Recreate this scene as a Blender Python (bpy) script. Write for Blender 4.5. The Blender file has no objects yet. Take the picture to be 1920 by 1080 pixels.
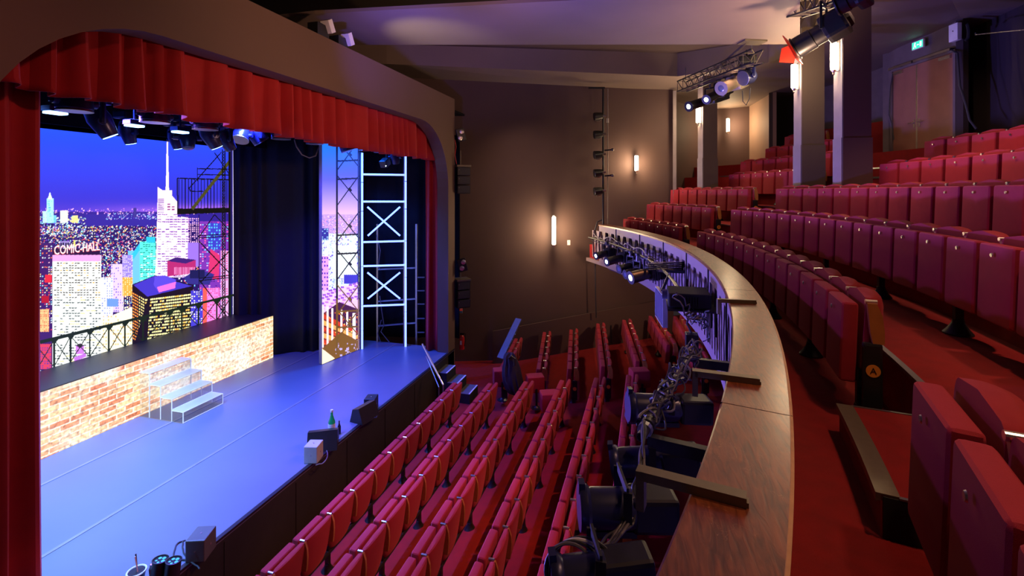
import bpy, bmesh, math, random
import numpy as np
from mathutils import Vector, Matrix
random.seed(7)
SC = bpy.context.scene
COL = SC.collection
# ------------------------------------------------------------------ camera, world, exposure
FPX = 900.0; TH = math.radians(15.82); S_, C_ = math.sin(TH), math.cos(TH); ZC = 5.32
CX, CY = -15.7, 6.1            # centre of the arcs the balcony rows are set out on
cam_d = bpy.data.cameras.new('camera'); cam = bpy.data.objects.new('camera', cam_d); COL.objects.link(cam)
cam_d.sensor_width = 36; cam_d.lens = FPX/1920*36; cam_d.shift_y = -180/1920; cam_d.clip_start = .05
cam.location = (0, 0, ZC); cam.rotation_euler = (math.pi/2, 0, TH); SC.camera = cam
SC.view_settings.view_transform = 'Standard'; SC.view_settings.look = 'None'
SC.view_settings.gamma = 1; SC.view_settings.use_curve_mapping = False; SC.view_settings.exposure = 0.0
W = bpy.data.worlds.new('world'); SC.world = W; W.use_nodes = True
W.node_tree.nodes['Background'].inputs[0].default_value = (.55, .42, .45, 1)
W.node_tree.nodes['Background'].inputs[1].default_value = .035

def light(kind, loc, tgt, col, power, size=.1, angle=60, blend=.6, name='house_light', sy=None):
    d = bpy.data.lights.new(name, kind); d.color = col; d.energy = power
    if kind == 'SPOT': d.spot_size = math.radians(angle); d.spot_blend = blend; d.shadow_soft_size = size
    elif kind == 'POINT': d.shadow_soft_size = size
    elif kind == 'AREA':
        d.size = size
        if sy: d.shape = 'RECTANGLE'; d.size_y = sy
    o = bpy.data.objects.new(name, d); COL.objects.link(o); o.location = loc
    if tgt is not None:
        o.rotation_euler = (Vector(tgt)-Vector(loc)).to_track_quat('-Z', 'Y').to_euler()
    return o
WARM = (1, .68, .38); BLUE = (.12, .2, 1); PURP = (.42, .25, 1)
# stage rig (moving heads pointing down on the stage)
for y, p, c in ((3.4, 3000, (.14, .36, 1)), (5.2, 2800, (.09, .2, 1)), (7.4, 2300, (.05, .08, 1)), (9.4, 1300, (.05, .04, 1)), (11.2, 1500, (.01, .13, 1))):
    light('SPOT', (-7.4, y, ZC+1.6), (-7.4, y, .95), c, p, .15, 100, .8, 'stage_wash_light')
light('SPOT', (-7.2, 3.6, ZC+1.6), (-8.4, 4.4, .95), (.4, .85, 1), 1900, .1, 76, .9, 'stage_white_light')
light('SPOT', (-9.0, 7.0, ZC+1.5), (-9.4, 6.4, 2.0), (1, .8, .95), 350, .1, 50, .9, 'stage_steps_light')
# added spots imitate violet stage glow on the balcony front and stalls
light('SPOT', (-6.9, 6.2, 2.1), (.6, 6.6, ZC-1.3), (.2, .17, 1), 4600, .3, 95, 1, 'stage_glow_fill')
light('SPOT', (-6.4, 10.6, 2.6), (-.6, 11.5, ZC-1.3), (.24, .17, 1), 1300, .3, 80, 1, 'stage_glow_fill')
light('SPOT', (-7.4, 5.0, ZC+.9), (2.2, 5.5, ZC-.8), (.34, .16, 1), 900, .25, 75, 1, 'stage_glow_fill')
light('SPOT', (-6.6, 6.5, ZC+.8), (-3.4, 6.0, .5), (.5, .1, 1), 620, .3, 100, 1, 'stage_glow_fill')
# front of house wash: warm spots on the balcony bar and truss, aimed at the front rows
for y in (4.8, 8.4):
    light('SPOT', (1.9, y+.6, ZC+3.0), (-3.7, y, .3), (1, .34, .13), 950, .03, 38, .4, 'front_wash_light')
light('SPOT', (0, 5.2, ZC+1.0), (-5.2, 7.6, ZC+2.6), (1, .52, .32), 620, .15, 95, 1, 'portal_fill_light')  # added fill that brightens the portal from free air
light('SPOT', (-.5, 2.6, ZC+2.9), (-5.6, 2.4, 4.5), (1, .35, .25), 260, .15, 70, 1, 'curtain_wash_light')
# house lights over the balcony
for x, y, p, t_ in ((3.3, 4.4, 430, (4.6, 4.2, 4.2)), (3.1, 8.4, 430, (4.5, 8.4, 4.2)), (2.0, 12.0, 330, (3.2, 12.6, 4.2)), (1.8, .9, 130, (2.4, 1.2, 3.5))):
    light('SPOT', (x, y, ZC+3.1), t_, (1, .52, .34), p, .1, 84, .8, 'balcony_house_light')
light('SPOT', (1.9, 2.6, ZC+3.1), (1.3, 2.8, 3.7), (1, .5, .25), 230, .1, 75, .8, 'aisle_light')
# ------------------------------------------------------------------ helpers
def px(x, y=None, D=None, h=None, X=None, R=None, far=True):
    """point of the place on the sight line of a measured point: at depth D, h under eye level, on plane X or on arc R"""
    k = (x-960)/FPX; dx, dy = -S_+k*C_, C_+k*S_
    if h is not None: D = FPX*h/(y-360)
    if X is not None: D = X/dx
    if R is not None:
        a = dx*dx+dy*dy; b = -(dx*CX+dy*CY); c = CX*CX+CY*CY-R*R; q = max(b*b-a*c, 0)
        D = (-b+math.sqrt(q))/a if far else (-b-math.sqrt(q))/a
    z = ZC if y is None else ZC-(y-360)/FPX*D
    return Vector((dx*D, dy*D, z))
def proj(p):
    r = p[0]*C_+p[1]*S_; d = -p[0]*S_+p[1]*C_
    return 960+FPX*r/d, 360-FPX*(p[2]-ZC)/d
def arc(a, R, z=0): return Vector((CX+R*math.cos(a), CY+R*math.sin(a), z))

MATS = {}
def mat(name, col, rough=.6, metal=0, noise=None, amt=.25, bump=0, bscale=60, emit=None, es=1, coat=0, sheen=0, alpha=None, trans=0, spec=.5):
    if name in MATS: return MATS[name]
    m = bpy.data.materials.new(name); m.use_nodes = True; nt = m.node_tree; b = nt.nodes['Principled BSDF']
    b.inputs['Base Color'].default_value = (*col, 1); b.inputs['Roughness'].default_value = rough; b.inputs['Metallic'].default_value = metal
    b.inputs['Specular IOR Level'].default_value = spec
    if coat: b.inputs['Coat Weight'].default_value = coat
    if sheen:
        b.inputs['Sheen Weight'].default_value = sheen; b.inputs['Sheen Roughness'].default_value = .4
        b.inputs['Sheen Tint'].default_value = (1, .2, .28, 1)
    if trans: b.inputs['Transmission Weight'].default_value = trans
    if emit: b.inputs['Emission Color'].default_value = (*emit, 1); b.inputs['Emission Strength'].default_value = es
    tc = nt.nodes.new('ShaderNodeTexCoord')
    n = nt.nodes.new('ShaderNodeTexNoise'); n.inputs['Scale'].default_value = noise or 4; n.inputs['Detail'].default_value = 6
    nt.links.new(tc.outputs['Object'], n.inputs['Vector'])
    mx = nt.nodes.new('ShaderNodeMix'); mx.data_type = 'RGBA'
    mx.inputs[6].default_value = (*[c*(1-amt) for c in col], 1); mx.inputs[7].default_value = (*[min(1, c*(1+amt)) for c in col], 1)
    nt.links.new(n.outputs['Fac'], mx.inputs[0]); nt.links.new(mx.outputs[2], b.inputs['Base Color'])
    if bump:
        n2 = nt.nodes.new('ShaderNodeTexNoise'); n2.inputs['Scale'].default_value = bscale; n2.inputs['Detail'].default_value = 3
        nt.links.new(tc.outputs['Object'], n2.inputs['Vector'])
        bp = nt.nodes.new('ShaderNodeBump'); bp.inputs['Strength'].default_value = bump; bp.inputs['Distance'].default_value = .01
        nt.links.new(n2.outputs['Fac'], bp.inputs['Height']); nt.links.new(bp.outputs[0], b.inputs['Normal'])
    MATS[name] = m; return m
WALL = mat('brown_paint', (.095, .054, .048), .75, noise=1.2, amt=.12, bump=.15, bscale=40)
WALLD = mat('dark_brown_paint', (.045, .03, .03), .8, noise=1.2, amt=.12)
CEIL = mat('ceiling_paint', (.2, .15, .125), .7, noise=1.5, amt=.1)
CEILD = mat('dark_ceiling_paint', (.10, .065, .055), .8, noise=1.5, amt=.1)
BEIGE = mat('beige_paint', (.34, .22, .16), .7, noise=1.5, amt=.1)
GREYW = mat('grey_lilac_paint', (.13, .1, .11), .7)
CARPET = mat('red_carpet', (.30, .003, .004), .95, noise=9, amt=.35, bump=.8, bscale=400, sheen=.15)
SEAT = mat('red_velour', (.34, .012, .028), .85, noise=14, amt=.12, bump=.3, bscale=500, sheen=.25)
SEATB = mat('red_velour_back', (.33, .012, .02), .85, noise=14, amt=.12, bump=.3, bscale=500, sheen=.3)
BLACK = mat('black_metal', (.012, .012, .014), .4, spec=.5)
MATTE = mat('matte_black', (.012, .012, .013), .85)
CLOTH = mat('black_cloth', (.008, .008, .012), .95, spec=.1)
SILVER = mat('brushed_silver', (.75, .7, .64), .28, 1)
STEEL = mat('grey_steel', (.35, .35, .36), .35, .9)
BRONZE = mat('bronze_metal', (.2, .17, .12), .45, .6, noise=30, amt=.15)
OAK = mat('amber_wood', (.42, .16, .04), .4, noise=12, amt=.3, coat=.2)
RED = mat('red_curtain', (.38, .006, .01), .8, noise=5, amt=.15, bump=.3, bscale=200, sheen=.5)
DRAPE = mat('blue_black_drape', (.012, .014, .03), .9, noise=5, amt=.2)
STAGEF = mat('stage_vinyl', (.13, .15, .22), .36, noise=.8, amt=.14, bump=.08, bscale=3)
PARA = mat('parapet_paint', (.26, .19, .2), .6, noise=5, amt=.1)
PARAD = mat('parapet_backing', (.02, .017, .025), .8)
PILL = mat('pillar_brown', (.11, .075, .058), .7, noise=2, amt=.1)
PILLF = mat('lit_face_and_trim', (.24, .2, .2), .6)
WHITE = mat('white_plastic', (.75, .75, .75), .4)
GREYP = mat('grey_plastic', (.3, .3, .31), .5)
LAMPW = mat('lamp_glow', (1, .9, .7), .5, emit=(1, .83, .52), es=26)
LENSW = mat('lit_lens', (.9, .95, 1), .2, emit=(.8, 1, .95), es=9)
LENSB = mat('lit_blue_lens', (.3, .6, 1), .2, emit=(.25, .5, 1), es=7)
LENSD = mat('dull_lens', (.16, .18, .3), .15, metal=.3)
GLOWTUBE = mat('blue_neon', (.3, .5, 1), .4, emit=(.15, .22, 1), es=3.6)
EXTR = mat('extinguisher_red', (.55, .015, .015), .3, coat=.4)
GELR = mat('red_gel', (.7, .04, .02), .3, trans=.6, emit=(1, .06, .03), es=.07)
BLUEC = mat('blue_black_paint', (.03, .035, .11), .3, metal=.35)
CABLE = mat('cable_rubber', (.03, .03, .04), .5)
CABLEG = mat('grey_cable', (.13, .12, .13), .5)
ORANGE = mat('orange_disc', (.75, .28, .04), .4)

def bx_bm(sx, sy, sz, bev=0, seg=2):
    bm = bmesh.new(); bmesh.ops.create_cube(bm, size=1)
    bmesh.ops.scale(bm, vec=(sx, sy, sz), verts=bm.verts)
    if bev: bmesh.ops.bevel(bm, geom=bm.edges[:], offset=bev, segments=seg, profile=.6, affect='EDGES')
    return bm
class MB:
    """collects boxes, tubes, lathed shapes and prisms; build() links them as one mesh object"""
    def __init__(s): s.v = []; s.f = []
    def add(s, vs, fs, M=None):
        n = len(s.v)
        s.v += [tuple(M @ Vector(v)) if M is not None else tuple(v) for v in vs]
        s.f += [tuple(i+n for i in f) for f in fs]; return s
    def box(s, c, d, rot=None, bev=0, seg=2):
        bm = bx_bm(*d, bev, seg); bm.verts.index_update()
        M = Matrix.Translation(Vector(c)) @ (rot.to_4x4() if rot is not None else Matrix())
        s.add([v.co for v in bm.verts], [[v.index for v in f.verts] for f in bm.faces], M); bm.free(); return s
    def cyl(s, p0, p1, r0, r1=None, n=12, cap=True):
        r1 = r0 if r1 is None else r1; p0, p1 = Vector(p0), Vector(p1); d = (p1-p0).normalized()
        q = d.to_track_quat('Z', 'X').to_matrix(); a, b = q.col[0], q.col[1]; vs = []
        for p, r in ((p0, r0), (p1, r1)):
            vs += [p+(a*math.cos(t)+b*math.sin(t))*r for t in (2*math.pi*i/n for i in range(n))]
        fs = [[i, (i+1) % n, n+(i+1) % n, n+i] for i in range(n)]
        if cap: fs += [list(range(n))[::-1], list(range(n, 2*n))]
        return s.add(vs, fs)
    def lathe(s, o, d, prof, n=16):
        """prof: (distance along d, radius)"""
        o, d = Vector(o), Vector(d).normalized(); q = d.to_track_quat('Z', 'X').to_matrix(); a, b = q.col[0], q.col[1]; vs = []
        for t, r in prof: vs += [o+d*t+(a*math.cos(w)+b*math.sin(w))*max(r, 1e-4) for w in (2*math.pi*i/n for i in range(n))]
        fs = []
        for k in range(len(prof)-1): fs += [[k*n+i, k*n+(i+1) % n, (k+1)*n+(i+1) % n, (k+1)*n+i] for i in range(n)]
        fs += [list(range(n))[::-1], list(range((len(prof)-1)*n, len(prof)*n))]
        return s.add(vs, fs)
    def tube(s, pts, r, n=6):
        pts = [Vector(p) for p in pts]; vs = []; up = None
        for i, p in enumerate(pts):
            d = (pts[min(i+1, len(pts)-1)]-pts[max(i-1, 0)]).normalized()
            if up is None: up = d.orthogonal().normalized()
            up = (up-d*up.dot(d)).normalized(); w = d.cross(up)
            vs += [p+(up*math.cos(t)+w*math.sin(t))*r for t in (2*math.pi*k/n for k in range(n))]
        fs = []
        for k in range(len(pts)-1): fs += [[k*n+i, k*n+(i+1) % n, (k+1)*n+(i+1) % n, (k+1)*n+i] for i in range(n)]
        fs += [list(range(n))[::-1], list(range((len(pts)-1)*n, len(pts)*n))]
        return s.add(vs, fs)
    def bar(s, p0, p1, w, h=None):
        p0, p1 = Vector(p0), Vector(p1); d = p1-p0; h = h or w
        rot = d.to_track_quat('X', 'Z').to_matrix()
        return s.box((p0+p1)/2, (d.length, w, h), rot)
    def prism(s, pts, z0, z1, M=None):
        n = len(pts)
        vs = [(x, y, z0) for x, y in pts]+[(x, y, z1) for x, y in pts]
        fs = [list(range(n))[::-1], list(range(n, 2*n))]+[[i, (i+1) % n, n+(i+1) % n, n+i] for i in range(n)]
        return s.add(vs, fs, M)
    def build(s, name, m, parent=None, loc=None, smooth=False, label=None):
        me = bpy.data.meshes.new(name); me.from_pydata(s.v, [], s.f); me.validate()
        bm = bmesh.new(); bm.from_mesh(me); bmesh.ops.recalc_face_normals(bm, faces=bm.faces); bm.to_mesh(me); bm.free()
        for mm in (m if isinstance(m, (list, tuple)) else [m]): me.materials.append(mm)
        if smooth:
            for p in me.polygons: p.use_smooth = True
            try: me.set_sharp_from_angle(angle=math.radians(35))
            except Exception: pass
        o = bpy.data.objects.new(name, me); COL.objects.link(o)
        if parent is not None: o.parent = parent
        if loc is not None: o.location = loc
        if label: o['label'] = label
        return o
def tag(o, label=None, cat=None, group=None, kind=None):
    if label: o['label'] = label
    if cat: o['category'] = cat
    if group: o['group'] = group
    if kind: o['kind'] = kind
    return o
def thing(name, label, cat, loc=(0, 0, 0), rz=0, group=None):
    o = bpy.data.objects.new(name, None); COL.objects.link(o); o.empty_display_size = .1
    o.location = loc; o.rotation_euler = (0, 0, rz); return tag(o, label, cat, group)
def copy_tree(o, parent=None):
    c = o.copy(); COL.objects.link(c)
    if parent is not None: c.parent = parent
    for ch in o.children: copy_tree(ch, c)
    return c
def struct(mb, name, m, label=None, cat=None, **k):
    o = mb.build(name, m, **k); return tag(o, label, cat, None, 'structure')
def arcstrip(mb, prof, a0, a1, n=96):
    """sweep a closed (R,z) profile along the balcony arc"""
    k = len(prof); vs = []
    for i in range(n+1):
        a = a0+(a1-a0)*i/n
        vs += [tuple(arc(a, R, z)) for R, z in prof]
    fs = []
    for i in range(n):
        for j in range(k): fs.append([i*k+j, i*k+(j+1) % k, (i+1)*k+(j+1) % k, (i+1)*k+j])
    fs += [list(range(k))[::-1], list(range(n*k, n*k+k))]
    mb.add(vs, fs); return mb
def text_mesh(body, size, depth, name, m, parent, M):
    cu = bpy.data.curves.new('lettering', 'FONT'); cu.body = body; cu.size = size; cu.extrude = depth; cu.align_x = 'CENTER'; cu.align_y = 'CENTER'; cu.resolution_u = 2
    t = bpy.data.objects.new('lettering', cu); COL.objects.link(t); bpy.context.view_layer.update()
    me = bpy.data.meshes.new_from_object(t.evaluated_get(bpy.context.evaluated_depsgraph_get()))
    bpy.data.objects.remove(t); me.materials.clear(); me.materials.append(m)
    me.transform(M); o = bpy.data.objects.new(name, me); COL.objects.link(o)
    if parent is not None: o.parent = parent
    return o
RAD = math.radians
ORD = ['zeroth', 'first', 'second', 'third', 'fourth', 'fifth', 'sixth', 'seventh', 'eighth', 'ninth', 'tenth', 'eleventh', 'twelfth', 'thirteenth', 'fourteenth', 'fifteenth', 'sixteenth', 'seventeenth']
# ------------------------------------------------------------------ structure: floors
ZS = .95; XS = -5.21
HK = [4.475, 4.35, 4.22, 4.10, 3.97, 3.84, 3.70, 3.60]
def zfl(X): return max(0, .155*(X+4.30))
m = MB(); xs = [-9, -4.3, -2, 0, 2, 4.5]
vs = [(x, y, zfl(x)) for x in xs for y in (-3, 18.5)]+[(x, y, zfl(x)-.2) for x in xs for y in (-3, 18.5)]
n2 = len(xs)*2; fs = []
for i in range(len(xs)-1): a = 2*i; fs += [[a, a+1, a+3, a+2], [n2+a, n2+a+2, n2+a+3, n2+a+1]]
m.add(vs, fs); struct(m, 'floor', CARPET, 'red carpeted sloping floor under the stalls seating', 'floor')
# stage deck
m = MB(); m.box((-8.4, 4.75, ZS-.03), (2*(8.4+XS), 15.4, .06)); stage = struct(m, 'stage_floor', STAGEF, 'dark vinyl stage floor lit blue', 'stage floor')
m = MB()
for X in (-6.98, -8.7): m.box((X, 6.2, ZS+.003), (.05, 12.4, .006))
m.build('vinyl_seam', mat('seam_tape', (.2, .2, .24), .3), stage)
m = MB(); m.box((XS-.04, 6.0, ZS/2-.03), (.08, 12.9, ZS-.06)); 
for y in (3.6, 4.9, 6.2, 7.5, 8.8, 10.1): m.box((XS+.003, y, ZS/2-.04), (.012, .012, ZS-.12))
struct(m, 'wall_stage_front', mat('black_plywood', (.018, .017, .016), .7, noise=6, amt=.3), 'black boarded front of the stage', 'stage front')
m = MB(); m.box((XS-.01, 6.0, ZS-.012), (.06, 12.9, .03)); m.build('edge_strip', BLACK, stage)
# proscenium portal
def portal():
    y0, y1, zt = 2.49, 12.05, ZC+1.74; r = 1.6; Y0, Y1, Z1 = -3.0, 12.5, ZC+2.60
    inner = [(y0, ZS-.95)]
    for i in range(13): t = math.pi-i*math.pi/24; inner.append((y0+r+r*math.cos(t), zt-r+r*math.sin(t)))
    for i in range(13): t = math.pi/2-i*math.pi/24; inner.append((y1-r+r*math.cos(t), zt-r+r*math.sin(t)))
    inner.append((y1, 0))
    outer = []
    for y, z in inner:                                   # matching point on the outer outline
        if z <= zt-r+1e-6: outer.append((Y0 if y < 6 else Y1, z))
        elif y < y0+r-1e-6: f = (y-y0)/r; outer.append((Y0+(y0+r-Y0)*f, Z1))
        elif y > y1-r+1e-6: f = (y1-y)/r; outer.append((Y1-(Y1-(y1-r))*f, Z1))
        else: outer.append((y, Z1))
    for k, p in enumerate(inner):
        if abs(p[1]-(zt-r)) < 1e-6: outer[k] = (Y0 if p[0] < 6 else Y1, p[1])
    n = len(inner); vs = []
    for X in (XS, XS-.32): vs += [(X, y, z) for y, z in inner]+[(X, y, z) for y, z in outer]
    # corner points
    fs = []
    for i in range(n-1):
        fs.append([i, i+1, n+i+1, n+i]); fs.append([2*n+i, 3*n+i, 3*n+i+1, 2*n+i+1])
        fs.append([i, 2*n+i, 2*n+i+1, i+1]); fs.append([n+i, n+i+1, 3*n+i+1, 3*n+i])
    m = MB(); m.add(vs, fs)
    # square the two upper corners
    m.box((XS-.16, Y1-.3, Z1-.3), (.316, .596, .596)); m.box((XS-.16, Y0+1, Z1-1), (.316, 2, 2))
    return m
PORT = mat('portal_paint', (.13, .075, .058), .75, noise=1.2, amt=.08)
struct(portal(), 'wall_proscenium', PORT, 'brown proscenium wall with rounded stage opening', 'proscenium')
# walls of the stage house, black
m = MB(); m.box((-11.6, 6, 3.85), (.1, 17.6, 7.7)); m.box((-8.6, 14.6, 3.85), (6.2, .1, 7.7)); m.box((-8.6, -2.9, 3.85), (6.2, .1, 7.7)); m.box((-8.6, 6, 7.74), (6.1, 17.4, .06))
struct(m, 'wall_stage_back', CLOTH, 'black masking walls around the stage', 'wall')
# side wall of the house, nearly parallel to the picture
def vwall(pts, z0, z1, th=.12):
    m = MB()
    for a, b in zip(pts[:-1], pts[1:]):
        a2, b2 = Vector((a[0], a[1], 0)), Vector((b[0], b[1], 0)); d = (b2-a2).normalized(); nrm = Vector((-d.y, d.x, 0)); nrm = (nrm if nrm.dot(a2) > 0 else -nrm)*th
        q = [a2, b2, b2+nrm, a2+nrm]; m.prism([(p.x, p.y) for p in q], z0, z1)
    return m
wl = [px(640, D=14.9), px(1262, D=15.45)]
struct(vwall(wl, 0, ZC+4.05), 'wall_side', WALL, 'dark brown side wall of the auditorium', 'wall')
# plinth along the foot of the side wall, following the rake
m = MB(); a, b = px(924, D=14.93), px(1262, D=15.35); nn = Vector((S_, -C_, 0))*.05
vs = []
for p, z in ((a, 1.0), (b, 1.95)):
    for q in (p, p+nn): vs += [(q.x, q.y, 0), (q.x, q.y, z)]
m.add(vs, [[0, 1, 3, 2], [4, 6, 7, 5], [2, 3, 7, 6], [1, 5, 7, 3], [0, 4, 5, 1], [0, 2, 6, 4]])
struct(m, 'baseboard_side', WALL, 'low raked plinth along the side wall', 'plinth')
# balcony back walls
bw = [px(1262, D=15.45), px(1268, D=17.5), px(1309, D=19.6), px(1405, D=19.0)]
struct(vwall(bw, 3.5, ZC+4.05), 'wall_left', WALL, 'brown end wall of the balcony with a lit sconce', 'wall')
struct(vwall([px(1405, D=19.0), px(1449, D=16.6)], 3.5, ZC+4.05), 'wall_beige', BEIGE, 'beige wall piece in the far corner of the balcony', 'wall')
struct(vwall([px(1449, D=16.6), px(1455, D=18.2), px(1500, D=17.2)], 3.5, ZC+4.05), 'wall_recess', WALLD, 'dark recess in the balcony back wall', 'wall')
struct(vwall([px(1500, D=17.2), px(1600, D=15.2), px(1668, D=13.75)], 3.5, ZC+4.05), 'wall_back', GREYW, 'grey lilac back wall of the balcony', 'wall')
struct(vwall([px(1536, D=15.6), px(1600, D=14.7), px(1667, D=13.45)], 4.6, ZC+2.02, .1), 'trim_1', mat('red_wall_cloth', (.28, .01, .012), .9), 'red covered low wall before the grey back wall', 'wall')
struct(vwall([px(1335, D=18.6), px(1402, D=17.6)], 4.6, ZC+.87, .1), 'trim_2', MATS['red_wall_cloth'], 'red covered low wall below the far sconce', 'wall')
dw0, dw1 = px(1666, D=12.75), px(1806, D=10.55)
struct(vwall([px(1668, D=13.8), dw0, px(1676.5, D=12.5)], 4.4, ZC+4.05), 'wall_door_side', GREYW, 'grey pier beside the double door', 'wall')
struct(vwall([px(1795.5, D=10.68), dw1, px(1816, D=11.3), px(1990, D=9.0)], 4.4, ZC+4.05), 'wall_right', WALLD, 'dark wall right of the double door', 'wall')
struct(vwall([px(1676.5, D=12.5), px(1795.5, D=10.68)], ZC+3.12, ZC+4.05), 'wall_lintel', GREYW, 'grey lintel above the double door', 'wall')
# trim strip at the corner of the side wall
m = MB(); p = px(1265, D=15.2); m.box((p.x, p.y, ZC+.9), (.1, .1, 4.6)); struct(m, 'trim_3', PILLF, 'pale vertical strip on the corner of the side wall', 'trim')
# ceiling
ZA = ZC+3.2
def slab(pts, z, th, slope=None):
    m = MB(); m.prism([(p.x, p.y) for p in pts], z, z+th); return m
cl = [px(560, D=10.45), px(1500, D=10.4), px(1500, D=3.2), px(1240, D=3.2), px(1080, D=8.0), px(590, D=8.62), px(500, D=8.9)]
struct(slab(cl, ZA, .06), 'ceiling_panel', CEIL, 'broad suspended ceiling panel lit purple and cream', 'ceiling panel')
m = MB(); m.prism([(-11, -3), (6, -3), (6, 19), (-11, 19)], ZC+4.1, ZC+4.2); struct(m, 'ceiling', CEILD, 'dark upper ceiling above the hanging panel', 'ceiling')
cb = [(640, 13.4, 3.6), (725, 13.3, 3.55), (1270, 14.2, 3.42), (1440, 12.9, 3.47), (1500, 11.9, 3.5), (1560, 8.8, 3.6), (1640, 5.2, 3.8), (2150, 5.0, 3.85), (2150, 10.5, 3.85), (1812, 11.3, 3.82), (1660, 14.2, 3.64), (1400, 20.5, 3.38), (1262, 20.0, 3.38), (1264, 15.8, 3.26), (640, 15.4, 3.66)]
m = MB(); pp = [px(a, D=b) for a, b, c in cb]; n = len(cb)
m.add([(p.x, p.y, ZC+c[2]) for p, c in zip(pp, cb)]+[(p.x, p.y, ZC+4.1) for p in pp], [list(range(n)), list(range(n, 2*n))]+[[i, (i+1) % n, n+(i+1) % n, n+i] for i in range(n)])
struct(m, 'ceiling_balcony', CEIL, 'lower ceiling over the balcony and along the side wall', 'ceiling')
# balcony terraces
ZT = [ZC-1.64, ZC-1.23, ZC-.78, ZC-.34, ZC+.10, ZC+.54, ZC+.98]
RT = [16.62, 17.55, 18.57, 19.57, 20.57, 21.57, 22.6, 27.0]
AA0, AA1 = RAD(-28), RAD(33)
for k in range(7):
    m = MB(); arcstrip(m, [(RT[k]+(.0 if k == 0 else 0), ZT[k]-.5), (RT[k+1], ZT[k]-.5), (RT[k+1], ZT[k]), (RT[k], ZT[k])], AA0 if k < 3 else RAD(-12), AA1 if k < 3 else RAD(42), 72)
    struct(m, 'floor_terrace_%d' % (k+1), CARPET, 'red carpeted balcony terrace, %s from the rail' % ORD[k+1], 'floor')
# terrace edges: silver nosings
for k in range(1, 6):
    m = MB(); arcstrip(m, [(RT[k]-.012, ZT[k]-.02), (RT[k]+.03, ZT[k]-.02), (RT[k]+.03, ZT[k]+.006), (RT[k]-.012, ZT[k]+.006)], AA0, RAD(33), 96)
    struct(m, 'trim_nosing_%d' % k, STEEL, 'thin metal nosing along a balcony terrace edge, %s behind the rail' % ORD[k], 'trim')
m = MB(); arcstrip(m, [(16.5, ZC-2.15), (23, ZC-2.15), (23, ZC-2.05), (16.5, ZC-2.05)], RAD(-20), RAD(33), 60)
struct(m, 'ceiling_under_balcony', PARA, 'underside of the balcony', 'ceiling')
# aisle steps: half height boxes with bronze nosing
def aisle(k, a0, a1, lab):
    """step between terrace k and k+1"""
    z = (ZT[k]+ZT[k+1])/2; R0 = RT[k+1]-.44; t = thing('aisle_step', lab, 'step', tuple(arc((a0+a1)/2, R0, ZT[k])), 0, 'carpeted aisle steps with metal nosing')
    inv = Matrix.Translation(-Vector(t.location))
    m = MB(); arcstrip(m, [(R0, ZT[k]), (RT[k+1], ZT[k]), (RT[k+1], z), (R0, z)], a0, a1, 6); o = m.build('tread', CARPET, t); o.data.transform(inv)
    m = MB(); arcstrip(m, [(R0-.02, z-.035), (R0+.075, z-.005), (R0+.075, z+.006), (R0-.02, z+.006)], a0, a1, 6); o = m.build('nosing', BRONZE, t); o.data.transform(inv)
    for a in (a0, a1):
      m = MB(); arcstrip(m, [(R0+.07, z-.004), (RT[k+1], z-.004), (RT[k+1], z+.005), (R0+.07, z+.005)], a-.0006, a+.0006, 1)
      o = m.build('edge_trim', STEEL, t); o.data.transform(inv)
    for a in (a0, a1):
      m = MB(); arcstrip(m, [(R0+.01, ZT[k]+.002), (RT[k+1], ZT[k]+.002), (RT[k+1], z-.006), (R0+.01, z-.006)], a-.0004, a+.0004, 1)
      o = m.build('side_panel', MATTE, t); o.data.transform(inv)
aisle(0, math.atan2(2.67-CY, 1.06-CX), math.atan2(3.72-CY, 1.257-CX), 'nearest carpeted aisle step with broad bronze nosing beside row A')
for k, (q0, q1) in enumerate([(14.6, 17.4), (16.9, 19.5), (17.2, 20.0), (12.6, 16.5), (13.3, 17.5)]):
    aisle(k, RAD(q0), RAD(q1), 'far aisle step with pale nosing, %s up from the balcony rail' % ORD[k+1])
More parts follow.
